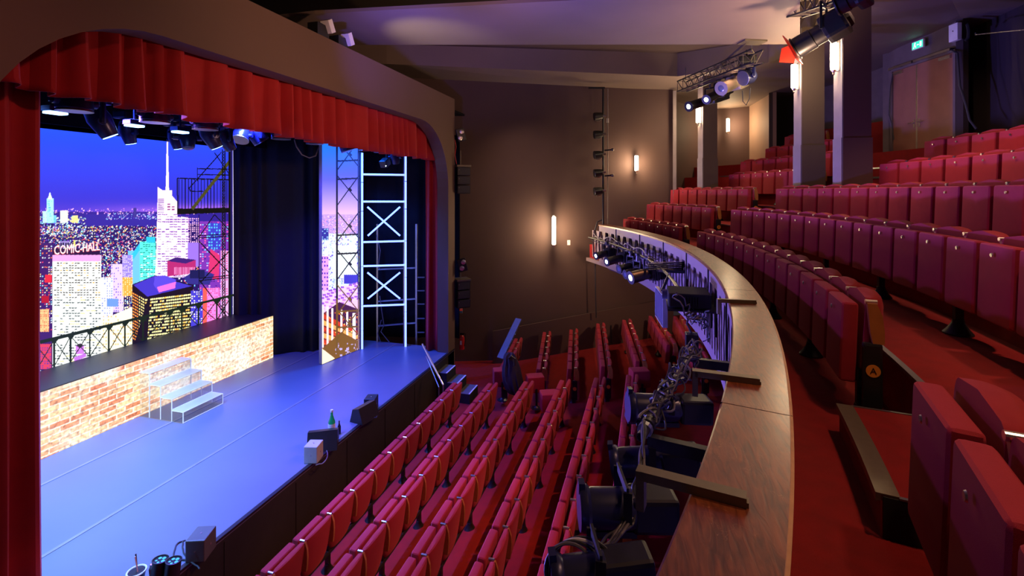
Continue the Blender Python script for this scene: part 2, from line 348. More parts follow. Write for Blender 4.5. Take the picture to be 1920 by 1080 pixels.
# ------------------------------------------------------------------ balcony rail and parapet
ZR = ZC-.95; A0, A1 = RAD(-30), RAD(29.6)
def wood_rail():
    m = bpy.data.materials.new('worn_mahogany'); m.use_nodes = True; nt = m.node_tree; b = nt.nodes['Principled BSDF']; L = nt.links.new
    tc = nt.nodes.new('ShaderNodeTexCoord'); mp = nt.nodes.new('ShaderNodeMapping'); L(tc.outputs['Object'], mp.inputs[0]); mp.inputs['Scale'].default_value = (14, 2.2, 4)
    n = nt.nodes.new('ShaderNodeTexNoise'); n.inputs['Scale'].default_value = 3; n.inputs['Detail'].default_value = 8; n.inputs['Distortion'].default_value = 1.2; L(mp.outputs[0], n.inputs['Vector'])
    r = nt.nodes.new('ShaderNodeValToRGB'); r.color_ramp.elements[0].color = (.09, .017, .005, 1); r.color_ramp.elements[1].color = (.32, .085, .028, 1)
    r.color_ramp.elements[0].position = .3; r.color_ramp.elements[1].position = .72; L(n.outputs['Fac'], r.inputs[0])
    # worn flecks and scratches
    v = nt.nodes.new('ShaderNodeTexVoronoi'); v.feature = 'DISTANCE_TO_EDGE'; v.inputs['Scale'].default_value = 3.2; mp2 = nt.nodes.new('ShaderNodeMapping'); mp2.inputs['Scale'].default_value = (3, 1, 1); mp2.inputs['Rotation'].default_value = (0, 0, .7)
    L(tc.outputs['Object'], mp2.inputs[0]); n3 = nt.nodes.new('ShaderNodeTexNoise'); n3.inputs['Scale'].default_value = 9; n3.inputs['Detail'].default_value = 4; L(tc.outputs['Object'], n3.inputs['Vector'])
    va = nt.nodes.new('ShaderNodeVectorMath'); va.operation = 'ADD'; L(mp2.outputs[0], va.inputs[0]); L(n3.outputs['Color'], va.inputs[1]); L(va.outputs[0], v.inputs['Vector'])
    lt = nt.nodes.new('ShaderNodeMath'); lt.operation = 'LESS_THAN'; lt.inputs[1].default_value = .004; L(v.outputs['Distance'], lt.inputs[0])
    n4 = nt.nodes.new('ShaderNodeTexNoise'); n4.inputs['Scale'].default_value = 5; L(tc.outputs['Object'], n4.inputs['Vector'])
    gt = nt.nodes.new('ShaderNodeMath'); gt.operation = 'GREATER_THAN'; gt.inputs[1].default_value = .58; L(n4.outputs['Fac'], gt.inputs[0])
    mu = nt.nodes.new('ShaderNodeMath'); mu.operation = 'MULTIPLY'; L(lt.outputs[0], mu.inputs[0]); L(gt.outputs[0], mu.inputs[1])
    mx = nt.nodes.new('ShaderNodeMix'); mx.data_type = 'RGBA'; L(mu.outputs[0], mx.inputs[0]); L(r.outputs[0], mx.inputs[6]); mx.inputs[7].default_value = (.42, .18, .09, 1); L(mx.outputs[2], b.inputs['Base Color'])
    b.inputs['Coat Weight'].default_value = .4; b.inputs['Coat Roughness'].default_value = .22; b.inputs['Roughness'].default_value = .38; b.inputs['Specular IOR Level'].default_value = .5
    bp = nt.nodes.new('ShaderNodeBump'); bp.inputs['Strength'].default_value = .3; bp.inputs['Distance'].default_value = .004; L(n.outputs['Fac'], bp.inputs['Height']); L(bp.outputs[0], b.inputs['Normal'])
    return m
WOODR = wood_rail()
m = MB(); arcstrip(m, [(16.452, ZR-.045), (16.728, ZR-.045), (16.73, ZR-.008), (16.722, ZR), (16.458, ZR), (16.45, ZR-.008)], A0, A1, 140)
cap = m.build('wooden_handrail', WOODR); tag(cap, 'worn mahogany cap running along the whole curved balcony rail', 'handrail')
m = MB(); arcstrip(m, [(16.7305, ZR-.01), (16.7325, ZR-.01), (16.7325, ZR-.001), (16.7225, ZR+.001), (16.7205, ZR+.0003)], A0, A1, 140); m.build('worn_edge', mat('bare_wood', (.55, .3, .15), .5, noise=20, amt=.3), cap)
m = MB()
for a in (-13.2, -3.5, 8, 17, 24): arcstrip(m, [(16.449, ZR-.03), (16.731, ZR-.03), (16.731, ZR+.0008), (16.449, ZR+.0008)], RAD(a), RAD(a+.012), 1)
m.build('joint', MATTE, cap)
par = thing('balcony_parapet', 'curved carved balcony front under the wooden rail, lit violet', 'parapet', tuple(arc(0, 16.5, ZR-1.1)))
par['kind'] = 'structure'
inv = Matrix.Translation(-Vector(par.location))
m = MB(); arcstrip(m, [(16.56, ZR-1.1), (16.70, ZR-1.1), (16.70, ZR-.045), (16.56, ZR-.045)], A0, A1, 120); o = m.build('backing', PARAD, par); o.data.transform(inv)
m = MB(); arcstrip(m, [(16.70, ZT[0]-.2), (16.712, ZT[0]-.2), (16.712, ZR-.045), (16.70, ZR-.045)], A0, A1, 120); o = m.build('inner_lining', mat('dark_red_lining', (.09, .006, .008), .8), par); o.data.transform(inv)
m = MB(); arcstrip(m, [(16.47, ZR-.2), (16.52, ZR-.2), (16.52, ZR-.045), (16.47, ZR-.045)], A0, A1, 140)   # top band
arcstrip(m, [(16.47, ZR-1.1), (16.52, ZR-1.1), (16.52, ZR-1.0), (16.47, ZR-1.0)], A0, A1, 140)
def flat_piece(m, a, pts):
    vs = [tuple(arc(a+u/16.5, R, ZR-1.0+v)) for R in (16.47, 16.52) for u, v in pts]; n = len(pts)
    m.add(vs, [list(range(n)), list(range(n, 2*n))[::-1]]+[[i, (i+1) % n, n+(i+1) % n, n+i] for i in range(n)])
mod = .84; k = 0; a = A0; rr = random.Random(3)
while a < A1:
    for j in range(2):
        u0 = j*.42; q = rr.uniform(-.02, .02)
        flat_piece(m, a, [(u0, 0), (u0+.09, 0), (u0+.11, .25), (u0+.07, .40), (u0+.10, .60), (u0+.06, .80), (u0, .80)])
        flat_piece(m, a, [(u0+.06, .80), (u0+.10, .66), (u0+.15, .80)])
        flat_piece(m, a, [(u0+.18, 0), (u0+.28, 0), (u0+.24+q, .30), (u0+.30, .46), (u0+.22+q, .68), (u0+.18, .50), (u0+.21, .38)])
        flat_piece(m, a, [(u0+.34, .80), (u0+.42, .80), (u0+.42, .5), (u0+.38+q, .62)]); flat_piece(m, a, [(u0+.37, 0), (u0+.42, 0), (u0+.42, .44), (u0+.39, .30)])
    a += mod/16.5
o = m.build('fretwork_board', PARA, par); o.data.transform(inv)
m = MB(); a = A0+mod/16.5
while a < A1: arcstrip(m, [(16.455, ZR-1.0), (16.47, ZR-1.0), (16.47, ZR-.03), (16.455, ZR-.03)], a-.0008, a+.0008, 1); a += 2*mod/16.5
o = m.build('joint_strap', MATTE, par); o.data.transform(inv)
m = MB(); arcstrip(m, [(16.50, ZR-1.1), (16.8, ZR-1.35), (16.9, ZR-1.2), (16.70, ZR-1.1)], A0, A1, 100); o = m.build('soffit_board', PARA, par); o.data.transform(inv)
# brackets that clamp the lighting bars over the rail
def bracket(p_out, p_in, w, lab, drop=.13):
    c = (p_out+p_in)/2; t = thing('rail_bracket', lab, 'bracket', (c.x, c.y, ZR), 0, 'metal brackets hooked over the rail')
    d = (p_in-p_out); d.z = 0; u = d.normalized(); e = u*.012
    a_, b_ = p_out-e-c, p_in+e-c; a_.z = b_.z = 0
    m = MB(); m.bar(a_+Vector((0, 0, .016)), b_+Vector((0, 0, .016)), w, .03); m.build('top_bar', BRONZE, t)
    m = MB(); m.box((a_.x, a_.y, -drop/2+.03), (w*.6, w, drop), Matrix.Rotation(math.atan2(u.y, u.x), 3, 'Z')); m.build('outer_leg', BRONZE, t)
    m = MB(); m.box((b_.x, b_.y, -.11), (.012, w*.7, .25), Matrix.Rotation(math.atan2(u.y, u.x), 3, 'Z')); m.build('inner_leg', BRONZE, t)
    return t
bracket(px(1209, 897, h=.95), px(1392, 945, h=.95), .045, 'dark metal bracket hooked over the rail, nearest the camera')
bracket(px(1308, 705, h=.95), px(1419, 719, h=.95), .045, 'metal bracket over the rail beside the thick cable bundle')
bracket(px(1350, 567, h=.95), px(1414, 569, h=.95), .04, 'thin metal bracket over the rail where the wood shines')
# ------------------------------------------------------------------ seats
def loops(m, secs):
    """secs: list of loops of equal length"""
    n = len(secs[0]); vs = [p for s in secs for p in s]; fs = [list(range(n))[::-1], list(range((len(secs)-1)*n, len(secs)*n))]
    for k in range(len(secs)-1): fs += [[k*n+i, k*n+(i+1) % n, (k+1)*n+(i+1) % n, (k+1)*n+i] for i in range(n)]
    return m.add(vs, fs)
def back_section(w, t, z, x0, n=12, lean=.0):
    pts = [(x0, -w/2*.96), (x0, 0), (x0, w/2*.96)]
    for i in range(n+1):
        a = math.pi/2-math.pi*i/n; pts.append((x0+.03+t*max(0, math.cos(a))**.9, w/2*math.sin(a)))
    return [(x+lean*(z-.4), y, z) for x, y in pts]
def make_seat(kind, W=.49, badge=False, leg=True, end=None, letter=None):
    t = thing('theatre_seat', None, None)
    bal = kind == 'balcony'
    m = MB(); m.box((0, 0, 0), (.105, W-(.062 if bal else .046), .57 if bal else .46), bev=.028, seg=3); o = m.build('seat_pan', SEAT, t, loc=(-.105 if bal else -.115, 0, .565 if bal else .61), smooth=True); o.rotation_euler = (0, RAD(2 if bal else 5), 0)
    m = MB(); T = .12 if bal else .06; lean = .06 if bal else .16
    secs = []
    for z, sw, st in ((.30, .62, .6), (.33, .78, .85), (.40, .93, 1), (.5, 1, 1.05), (.8, 1, 1), (.84, .985, .9), (.865, .94, .7), (.875, .84, .4)):
        secs.append(back_section((W-.012)*sw, T*st, z, -.035, lean=lean))
    secs = [[(x, y, z+(max(0, z-.6)/.27)*(.045 if bal else .012)*(1-min(1, (2*y/W)**2))) for x, y, z in sec] for sec in secs]
    loops(m, secs); m.build('backrest', SEATB, t, smooth=True)
    x0 = .0
    # arm divider on the camera side
    y = -W/2-.006
    def divider(y, end):
        d = MB(); wd = .03 if not end else .04
        lx = lean*.42
        prof = [(-.02+lx*.4, .862), (.02+lx, .862), (.055+lx*.9, .78), (.07+lx*.75, .68), (.075+lx*.6, .59), (.07+lx*.5, .50 if not end else .585), (.02+lx*.2, .50 if not end else .57), (.0+lx*.3, .66)]
        d.prism(prof, -wd/2, wd/2, Matrix.Translation((0, y, 0)) @ Matrix.Rotation(math.pi/2, 4, 'X')); d.build('arm_panel', OAK, t)
        d = MB(); d.cyl((-.035+lx*.6, y, .872), (.035+lx*.6, y, .872), .017, n=14); d.build('arm_cap', SILVER, t)
    divider(y, end)
    if end:
        d = MB(); d.box((.02, y-.004, .36), (.12, .05, .46), bev=.02); d.box((.0, y-.004, .10), (.08, .045, .2)); pn = d.build('end_panel', BLACK, t)
        d = MB(); d.cyl((.02, y-.028, .40), (.02, y-.034, .40), .043, n=24); ds = d.build('row_disc', ORANGE, pn)
        if letter: text_mesh(letter, .058, .001, 'row_letter', BLACK, pn, Matrix.Translation((.02, y-.0355, .40)) @ Matrix.Rotation(math.pi/2, 4, 'X'))
    d = MB(); d.box((-.02, 0, .29), (.05, W+.012, .05)); d.build('seat_beam', MATTE, t)
    if leg:
        d = MB(); d.box((-.03, -W/2+.05, .2), (.06, .05, .36)); d.lathe((-.03, -W/2+.05, .0), (0, 0, 1), [(0, .105), (.012, .105), (.05, .075), (.10, .045), (.13, .04)], 20); d.build('leg', BLACK, t, smooth=True)
    if badge:
        d = MB(); d.cyl((0, 0, 0), (-.006, 0, 0), .017, .014, n=16); b = d.build('number_badge', SILVER, t, loc=(-.166, 0, .775))
    return t
protos = {}
def place_seat(kind, x, y, z, rz, W, label, group, leg, end=None, letter=None, badge=False):
    key = (kind, round(W, 3), leg, bool(end), letter, badge)
    if key not in protos:
        o = make_seat(kind, W, badge, leg, end, letter); protos[key] = o
    else: o = copy_tree(protos[key])
    o.location = (x, y, z); o.rotation_euler = (0, 0, rz); tag(o, label, 'seat', group); return o
# balcony blocks: row, floor, radius, arc from (near) to (far) in metres at the backs, count, name of block
BAL = [('A', 17.32, 0, -2.19, 4.32, 13, 'middle', 'A'), ('A', 17.32, 0, 5.33, 8.85, 7, 'far', 'A'), ('A', 17.32, 0, -5.34, -3.72, 3, 'near', None),
       ('B', 18.34, 1, -2.6, 5.37, 16, 'middle', None), ('B', 18.34, 1, 6.28, 9.83, 7, 'far', 'B'),
       ('C', 19.36, 2, -1.3, 5.73, 14, 'middle', None), ('C', 19.36, 2, 6.82, 10.66, 8, 'far', 'C'),
       ('D', 20.38, 3, -.3, 4.32, 9, 'middle', None), ('D', 20.38, 3, 6.2, 9.72, 7, 'far', 'D'),
       ('E', 21.38, 4, 1.75, 4.82, 6, 'middle', None), ('E', 21.38, 4, 7.4, 11.0, 7, 'far', 'E'),
       ('F', 22.38, 5, 8.6, 11.6, 6, 'far', 'F'), ('G', 23.4, 6, 10.9, 12.42, 3, 'far', None)]
zoff = {0: 0, 1: 0, 2: 0, 3: 0, 4: 0, 5: 0, 6: 0}
for row, R, k, s0, s1, n, blk, let in BAL:
    w = (s1-s0)/n
    for i in range(n):
        a = (s0+(i+.5)*w)/R; p = arc(a, R, ZT[k]-.0+.0)
        if blk == 'far': lab = 'red balcony seat in row %s past the far aisle, %s from that aisle' % (row, ORD[i+1])
        elif blk == 'near': lab = 'large near red seat at the right edge, %s beside the nearest aisle step' % ORD[i+1]
        else: lab = 'red balcony seat in long middle stretch of row %s, %s from its far end' % (row, ORD[n-i])
        place_seat('balcony', p.x, p.y, p.z, a, w, lab, 'seats of balcony row %s' % row, (i % 3 == 0), end=(i == 0 and blk in ('middle', 'far')), letter=let if i == 0 else None, badge=True)
# stalls, front block
FX = [-4.305, -3.39, -2.545, -1.72, -.97, -.295]
for k, X in enumerate(FX):
    z = ZC-HK[k]-.875
    for i in range(13 if k < 5 else 9):
        yy = 10.50-(.0 if k else -.1)-.27-.54*i
        place_seat('stalls', X, yy, z, 0, .54, 'red stalls seat before the cross aisle, %s row from the stage, %s from the aisle' % (ORD[k+1], ORD[i+1]), 'stalls seats in the front block', i % 2 == 0)
# stalls, wing block beyond the cross aisle
WG = [((946, 690), (974, 632), 7), ((1017, 690), (1027, 620), 8), ((1076, 690), (1077, 615), 8), ((1139, 685), (1127, 604), 8), ((1204, 675), (1176, 597), 8), ((1262, 645), (1225, 589), 8), ((1322, 672), (1272, 590), 8)]
for k, (q0, q1, n) in enumerate(WG):
    h = HK[min(k+1, 7)]; a, b = px(*q0, h=h), px(*q1, h=h); d = b-a; n = max(4, round(d.length/.54)); rz = math.atan2(d.y, d.x)-math.pi/2
    for i in range(n):
        p = a+d*((i+.5)/n)
        place_seat('stalls', p.x, p.y, ZC-h-.875, rz, .54, 'red stalls seat beyond the cross aisle, %s wing row from stage, %s from aisle' % (ORD[k+1], ORD[i+1]), 'stalls seats in the wing block', i % 3 == 0, end=(i == 0))
# upholstered end seats in the cross aisle
def flap_seat(p, rz, lab):
    t = thing('aisle_flap_seat', lab, 'seat', tuple(p), rz, 'square flap seats on the cross aisle')
    m = MB(); m.box((0, 0, .52), (.40, .30, .36), bev=.03, seg=3); m.build('cushion', SEAT, t, smooth=True)
    m = MB(); m.box((0, -.155, .22), (.045, .04, .44)); m.lathe((0, -.155, 0), (0, 0, 1), [(0, .12), (.012, .12), (.03, .06), (.06, .03)], 18); m.build('leg', BLACK, t)
for (x, y), hh, rz, lab in (((1003, 760), 4.95, RAD(10), 'square maroon flap seat before the second wing row'), ((1199, 752), 4.58, RAD(6), 'square maroon flap seat at the foot of the fifth wing row'), ((1031, 797), 4.9, RAD(8), 'square maroon flap seat behind the end of the fourth stalls row'), ((940, 745), 5.05, RAD(10), 'square maroon flap seat half hidden by the dark coat')):
    zz = hh; p = px(x, y, h=hh-.0); flap_seat(p, rz+TH, lab)
# ------------------------------------------------------------------ stage: LED screens showing a night city
def s2l(c): c = np.asarray(c, float)/255; return np.where(c <= .04045, c/12.92, ((c+.055)/1.055)**2.4)
class Canvas:
    def __init__(s, x0, y0, x1, y1, k=2):
        s.x0, s.y0, s.k = x0, y0, k; s.w, s.h = int((x1-x0)*k), int((y1-y0)*k)
        s.a = np.zeros((s.h, s.w, 3)); s.Y, s.X = np.mgrid[0:s.h, 0:s.w]; s.X = s.X/k+x0; s.Y = s.Y/k+y0; s.r = np.random.RandomState(5)
    def poly(s, pts, col, mask=None, mul=None):
        xs = [p[0] for p in pts]; ys = [p[1] for p in pts]; ins = np.zeros((s.h, s.w), bool); n = len(pts)
        i0, i1 = max(0, int((min(ys)-s.y0)*s.k)-1), min(s.h, int((max(ys)-s.y0)*s.k)+2); j0, j1 = max(0, int((min(xs)-s.x0)*s.k)-1), min(s.w, int((max(xs)-s.x0)*s.k)+2)
        if i1 <= i0 or j1 <= j0: return
        X, Y = s.X[i0:i1, j0:j1], s.Y[i0:i1, j0:j1]; sub = np.zeros(X.shape, bool)
        for q in range(n):
            (xa, ya), (xb, yb) = pts[q], pts[(q+1) % n]
            if ya == yb: continue
            c = ((ya > Y) != (yb > Y)) & (X < (xb-xa)*(Y-ya)/(yb-ya)+xa); sub ^= c
        if mask is not None: sub &= mask(X, Y)
        A = s.a[i0:i1, j0:j1]
        A[sub] = np.asarray(col, float) if mul is None else A[sub]*mul
    def rect(s, x0, y0, x1, y1, col, mask=None): s.poly([(x0, y0), (x1, y0), (x1, y1), (x0, y1)], col, mask)
    def line(s, x0, y0, x1, y1, w, col):
        dx, dy = x1-x0, y1-y0; L = math.hypot(dx, dy) or 1; nx, ny = -dy/L*w/2, dx/L*w/2
        s.poly([(x0+nx, y0+ny), (x1+nx, y1+ny), (x1-nx, y1-ny), (x0-nx, y0-ny)], col)
    def dots(s, x0, y0, x1, y1, n, cols, sz=1.5):
        for _ in range(n):
            x, y = s.r.uniform(x0, x1), s.r.uniform(y0, y1); w = s.r.uniform(.5, sz); h = s.r.uniform(.5, sz); s.rect(x, y, x+w, y+h, cols[s.r.randint(len(cols))])
    def windows(s, x0, y0, x1, y1, nx, ny, col, p=.7, fx=.55, fy=.5, cols=None):
        dx, dy = (x1-x0)/nx, (y1-y0)/ny
        for i in range(nx):
            for j in range(ny):
                if s.r.rand() < p: s.rect(x0+(i+.2)*dx, y0+(j+.25)*dy, x0+(i+.2+fx)*dx, y0+(j+.25+fy)*dy, col if cols is None else cols[s.r.randint(len(cols))])
LITE = [(255, 250, 230), (255, 220, 120), (255, 120, 60), (200, 240, 255), (255, 190, 220), (120, 220, 255), (250, 60, 90), (255, 255, 255)]
def paint_city():
    c = Canvas(56, 232, 446, 706, 2)
    t = np.clip((c.Y-240)/155, 0, 1)[..., None]
    c.a[:] = np.array([38, 78, 255])*(1-t)+np.array([58, 44, 190])*t
    g = np.exp(-((c.Y-396)/13)**2)[..., None]; gx = np.clip((c.X-90)/330, .15, 1)[..., None]
    c.a[:] = c.a*(1-g*gx*.75)+np.array([225, 130, 245])*g*gx*.75
    c.rect(56, 397, 446, 470, (48, 32, 140)); c.rect(56, 420, 446, 706, (38, 22, 96))
    c.rect(160, 402, 295, 424, (50, 36, 150))
    c.dots(66, 390, 440, 401, 240, [(240, 170, 250), (255, 200, 210), (200, 120, 230)], 2.4)
    c.dots(195, 398, 295, 410, 160, [(225, 190, 255), (150, 200, 255), (110, 80, 210)], 2)
    c.dots(66, 405, 160, 440, 380, [(150, 230, 255), (230, 255, 255), (255, 230, 160), (90, 70, 210)], 3)
    c.dots(66, 422, 295, 520, 3600, LITE+[(70, 40, 170), (120, 60, 200), (30, 16, 80), (30, 16, 80)], 2.4)
    c.dots(66, 480, 440, 706, 3600, LITE+[(90, 40, 190), (40, 20, 90), (30, 16, 80)], 3.4)
    # downtown towers by the water
    for x0, y0, x1, col in ((88, 372, 100, (170, 250, 255)), (69, 398, 74, (120, 240, 255)), (80, 396, 88, (190, 240, 220)), (113, 395, 127, (255, 252, 215)), (134, 404, 146, (255, 222, 130)), (100, 404, 106, (120, 200, 255))):
        c.rect(x0, y0, x1, 418, col); c.windows(x0, y0, x1, 418, 5, 12, (90, 180, 240), .35)
    c.poly([(89, 374), (92.5, 361), (94, 361), (98, 374)], (235, 255, 255)); c.rect(250, 390, 256, 408, (60, 50, 140))
    # glass cyan tower
    c.rect(240, 470, 262, 540, (110, 190, 255)); c.poly([(246, 478), (262, 455), (266, 462), (250, 486)], (50, 190, 255))
    c.rect(262, 453, 292, 528, (90, 240, 215)); c.windows(262, 453, 292, 528, 6, 20, (20, 120, 130), .5, .8, .4); c.rect(274, 444, 291, 455, (40, 190, 220))
    c.windows(262, 470, 292, 528, 5, 14, (220, 255, 245), .45, .8, .5)
    # pale slab blocks in the middle
    c.rect(208, 495, 232, 585, (225, 200, 255)); c.windows(208, 495, 232, 585, 6, 18, (120, 90, 220), .5)
    c.rect(229, 478, 249, 545, (150, 130, 235)); c.windows(229, 478, 249, 545, 6, 22, (255, 235, 200), .7); c.rect(229, 520, 249, 555, (255, 170, 70)); c.windows(229, 520, 249, 600, 5, 22, (255, 245, 190), .6)
    c.rect(190, 520, 212, 640, (240, 225, 255)); c.windows(190, 520, 212, 640, 5, 26, (130, 160, 255), .5)
    c.poly([(190, 600), (248, 575), (248, 650), (190, 668)], (255, 250, 215)); c.windows(192, 590, 247, 655, 12, 10, (255, 190, 120), .45)
    c.rect(200, 560, 222, 575, (110, 150, 255))
    # the big white crystal tower with its spire
    c.poly([(295.5, 350), (305, 357), (323, 357), (322, 366), (332, 378), (333, 405), (352, 408), (356, 520), (291, 520), (295, 380)], (255, 225, 250))
    c.windows(294, 400, 354, 520, 8, 26, (120, 60, 170), .72, .85, .36); c.windows(294, 400, 330, 520, 6, 24, (255, 250, 225), .5, .9, .45)
    c.windows(294, 372, 306, 400, 1, 9, (110, 60, 160), 1, .9, .4); c.windows(312, 380, 328, 395, 2, 3, (150, 70, 130), .8, .7, .5)
    c.poly([(310.3, 358), (313.2, 238), (314.6, 238), (316.6, 358)], (255, 225, 250))
    # purple block behind
    c.rect(352, 455, 380, 500, (150, 110, 225)); c.windows(352, 408, 374, 455, 6, 14, (255, 190, 240), .8); c.rect(374, 415, 432, 610, (120, 50, 170))
    c.windows(374, 415, 432, 610, 14, 46, (255, 200, 240), .5, .6, .5, cols=[(255, 190, 240), (120, 200, 255), (255, 90, 160), (70, 30, 130)])
    c.rect(390, 418, 414, 468, (60, 60, 190)); c.windows(390, 418, 414, 468, 5, 9, (90, 200, 255), .6); c.rect(414, 470, 432, 600, (235, 170, 235)); c.windows(414, 470, 432, 600, 4, 30, (240, 60, 130), .7)
    c.poly([(394, 466), (412, 478), (410, 525), (390, 520)], (210, 50, 110))
    # magenta block with ribs
    c.poly([(313, 489), (330, 482), (367, 487), (367, 502), (352, 514), (314, 518)], (175, 40, 110)); c.poly([(313, 489), (330, 482), (367, 487), (348, 494)], (60, 30, 110)); c.windows(326, 497, 366, 512, 14, 1, (255, 150, 210), 1, .4, .9)
    # rooftop with dark tanks
    c.poly([(344, 520), (372, 504), (402, 514), (392, 534), (352, 532)], (50, 44, 130)); c.rect(356, 506, 384, 522, (28, 26, 80))
    # dark block with yellow stripes
    c.poly([(248, 533), (290, 516), (362, 534), (360, 640), (248, 650)], (26, 14, 26)); c.poly([(250, 534), (290, 517), (360, 536), (276, 556)], (66, 52, 190))
    c.poly([(290, 518), (308, 516), (330, 524), (326, 540), (296, 546), (288, 534)], (90, 70, 215)); c.poly([(294, 538), (330, 528), (328, 540), (298, 548)], (235, 110, 210))
    for j in range(16):
        y = 561+j*5.6; sl = -.18
        for i in range(22):
            if c.r.rand() < .9: x = 272+i*4; c.poly([(x, y-(x-272)*.12), (x+3.4, y-(x+3.4-272)*.12), (x+3.4, y+2.9-(x+3.4-272)*.12), (x, y+2.9-(x-272)*.12)], (255, 250, 170) if c.r.rand() < .75 else (255, 200, 90))
        for i in range(6):
            x = 249+i*3.7; c.poly([(x, y+(x-250)*.55-12), (x+2.6, y+(x+2.6-250)*.55-12), (x+2.6, y+2.4+(x+2.6-250)*.55-12), (x, y+2.4+(x-250)*.55-12)], (255, 150, 60) if i < 3 else (255, 235, 150))
    c.poly([(248, 655), (278, 556), (282, 556), (275, 655)], (26, 14, 26))
    c.rect(358, 545, 384, 612, (70, 60, 200)); c.windows(358, 545, 384, 612, 6, 16, (255, 245, 215), .5); c.rect(386, 540, 412, 606, (250, 130, 215)); c.windows(386, 540, 412, 606, 7, 18, (200, 20, 110), .5); c.rect(380, 540, 388, 610, (255, 90, 80))
    # left edge blocks
    c.rect(66, 455, 98, 690, (60, 24, 100)); c.windows(66, 455, 98, 620, 8, 38, (255, 120, 160), .55, cols=LITE); c.rect(84, 515, 97, 530, (220, 40, 60)); c.rect(75, 580, 92, 622, (255, 190, 130)); c.windows(75, 582, 92, 622, 5, 12, (200, 60, 40), .7); c.rect(68, 645, 96, 692, (210, 60, 90)); c.windows(68, 650, 96, 692, 6, 10, (90, 50, 160), .7); c.rect(78, 555, 92, 568, (170, 20, 40))
    # the hall with the sign
    c.rect(98, 466, 188, 479, (40, 14, 60)); c.rect(98, 478, 190, 690, (238, 246, 240)); c.rect(98, 478, 189, 490, (238, 160, 225))
    c.windows(100, 491, 188, 560, 16, 15, (70, 50, 50), .62, .8, .42); c.windows(100, 491, 188, 560, 16, 15, (255, 170, 70), .12, .8, .42)
    c.windows(100, 560, 188, 690, 16, 26, (60, 66, 70), .5, .85, .38); c.windows(100, 560, 188, 690, 9, 26, (255, 235, 150), .15, .85, .38)
    c.rect(112, 452, 130, 464, (150, 130, 200)); c.windows(112, 452, 130, 464, 4, 1, (20, 20, 60), 1, .6, .7); c.rect(138, 450, 141, 462, (255, 225, 110))
    # tank on a near roof
    c.rect(142, 648, 158, 664, (200, 120, 220)); c.poly([(142, 648), (150, 643), (158, 648), (150, 652)], (60, 40, 60)); c.poly([(138, 670), (160, 662), (162, 668), (140, 678)], (190, 110, 220))
    # steelwork drawn across the view
    K = (14, 12, 10); K2 = (70, 66, 30)
    for x in range(335, 430, 6): c.line(x, 336, x, 394, 1.3, K)
    c.line(332, 334, 430, 337, 2.2, K); c.line(332, 334, 333, 398, 2, K); c.poly([(332, 391), (432, 389), (432, 398), (332, 402)], K)
    c.line(360, 392, 432, 300, 6, K2); c.line(355, 352, 415, 285, 1.8, K); c.line(402, 286, 432, 330, 1.8, K); c.line(370, 316, 432, 317, 1.8, K); c.line(370, 327, 432, 328, 1.8, K); c.line(370, 314, 370, 340, 1.8, K); c.line(356, 358, 382, 359, 1.8, K); c.line(353, 350, 357, 358, 1.8, K)
    for x in (416.5, 422): c.line(x, 280, x, 700, 1.5, K)
    for j in range(60): y = 282+j*5.4; c.line(416.5, y, 422, y+5.4, 1.3, K); c.line(422, y, 416.5, y+5.4, 1.3, K)
    c.rect(428.5, 268, 433, 700, K); c.rect(436.5, 268, 437.8, 700, (235, 225, 255)); c.rect(432.5, 240, 436, 700, (30, 24, 90)); c.rect(438, 240, 446, 700, (26, 20, 70))
    for y0, y1 in ((446, 442), (526, 520)): c.line(373, y0, 432, y1, 1.8, K); c.line(373, y0-4, 432, y1-4, 1.6, K)
    c.line(373, 402, 373, 560, 1.5, K); c.line(373, 444, 402, 402, 1.8, K); c.line(402, 402, 430, 432, 1.8, K); c.line(373, 452, 430, 512, 2.2, K); c.line(375, 530, 430, 470, 2, K); c.line(373, 524, 430, 600, 2.2, K)
    # long railing with arched braces
    rail = lambda x: 643-(x-66)*.242
    GR = (22, 34, 14)
    c.poly([(60, rail(60)-3), (440, rail(440)-2), (440, rail(440)+2), (60, rail(60)+4)], GR)
    posts = [66, 101, 132, 168, 204, 234, 268, 318, 341, 372, 406, 432]
    for i, x in enumerate(posts):
        w = 4.2-2.0*(x-66)/370; c.line(x, rail(x), x, 706, w, GR)
        if i+1 < len(posts):
            x2 = posts[i+1]; bot = lambda q: 697-(q-68)*.284
            c.line(x, rail(x)+3, x2, bot(x2), 1.7, GR); c.line(x, bot(x), x2, rail(x2)+3, 1.7, GR)
            c.poly([(x, rail(x)), (x+9, rail(x)), (x+2, rail(x)+9), (x, rail(x)+11)], GR); c.poly([(x2, rail(x2)), (x2-9, rail(x2)), (x2-2, rail(x2)+9), (x2, rail(x2)+11)], GR)
    return c
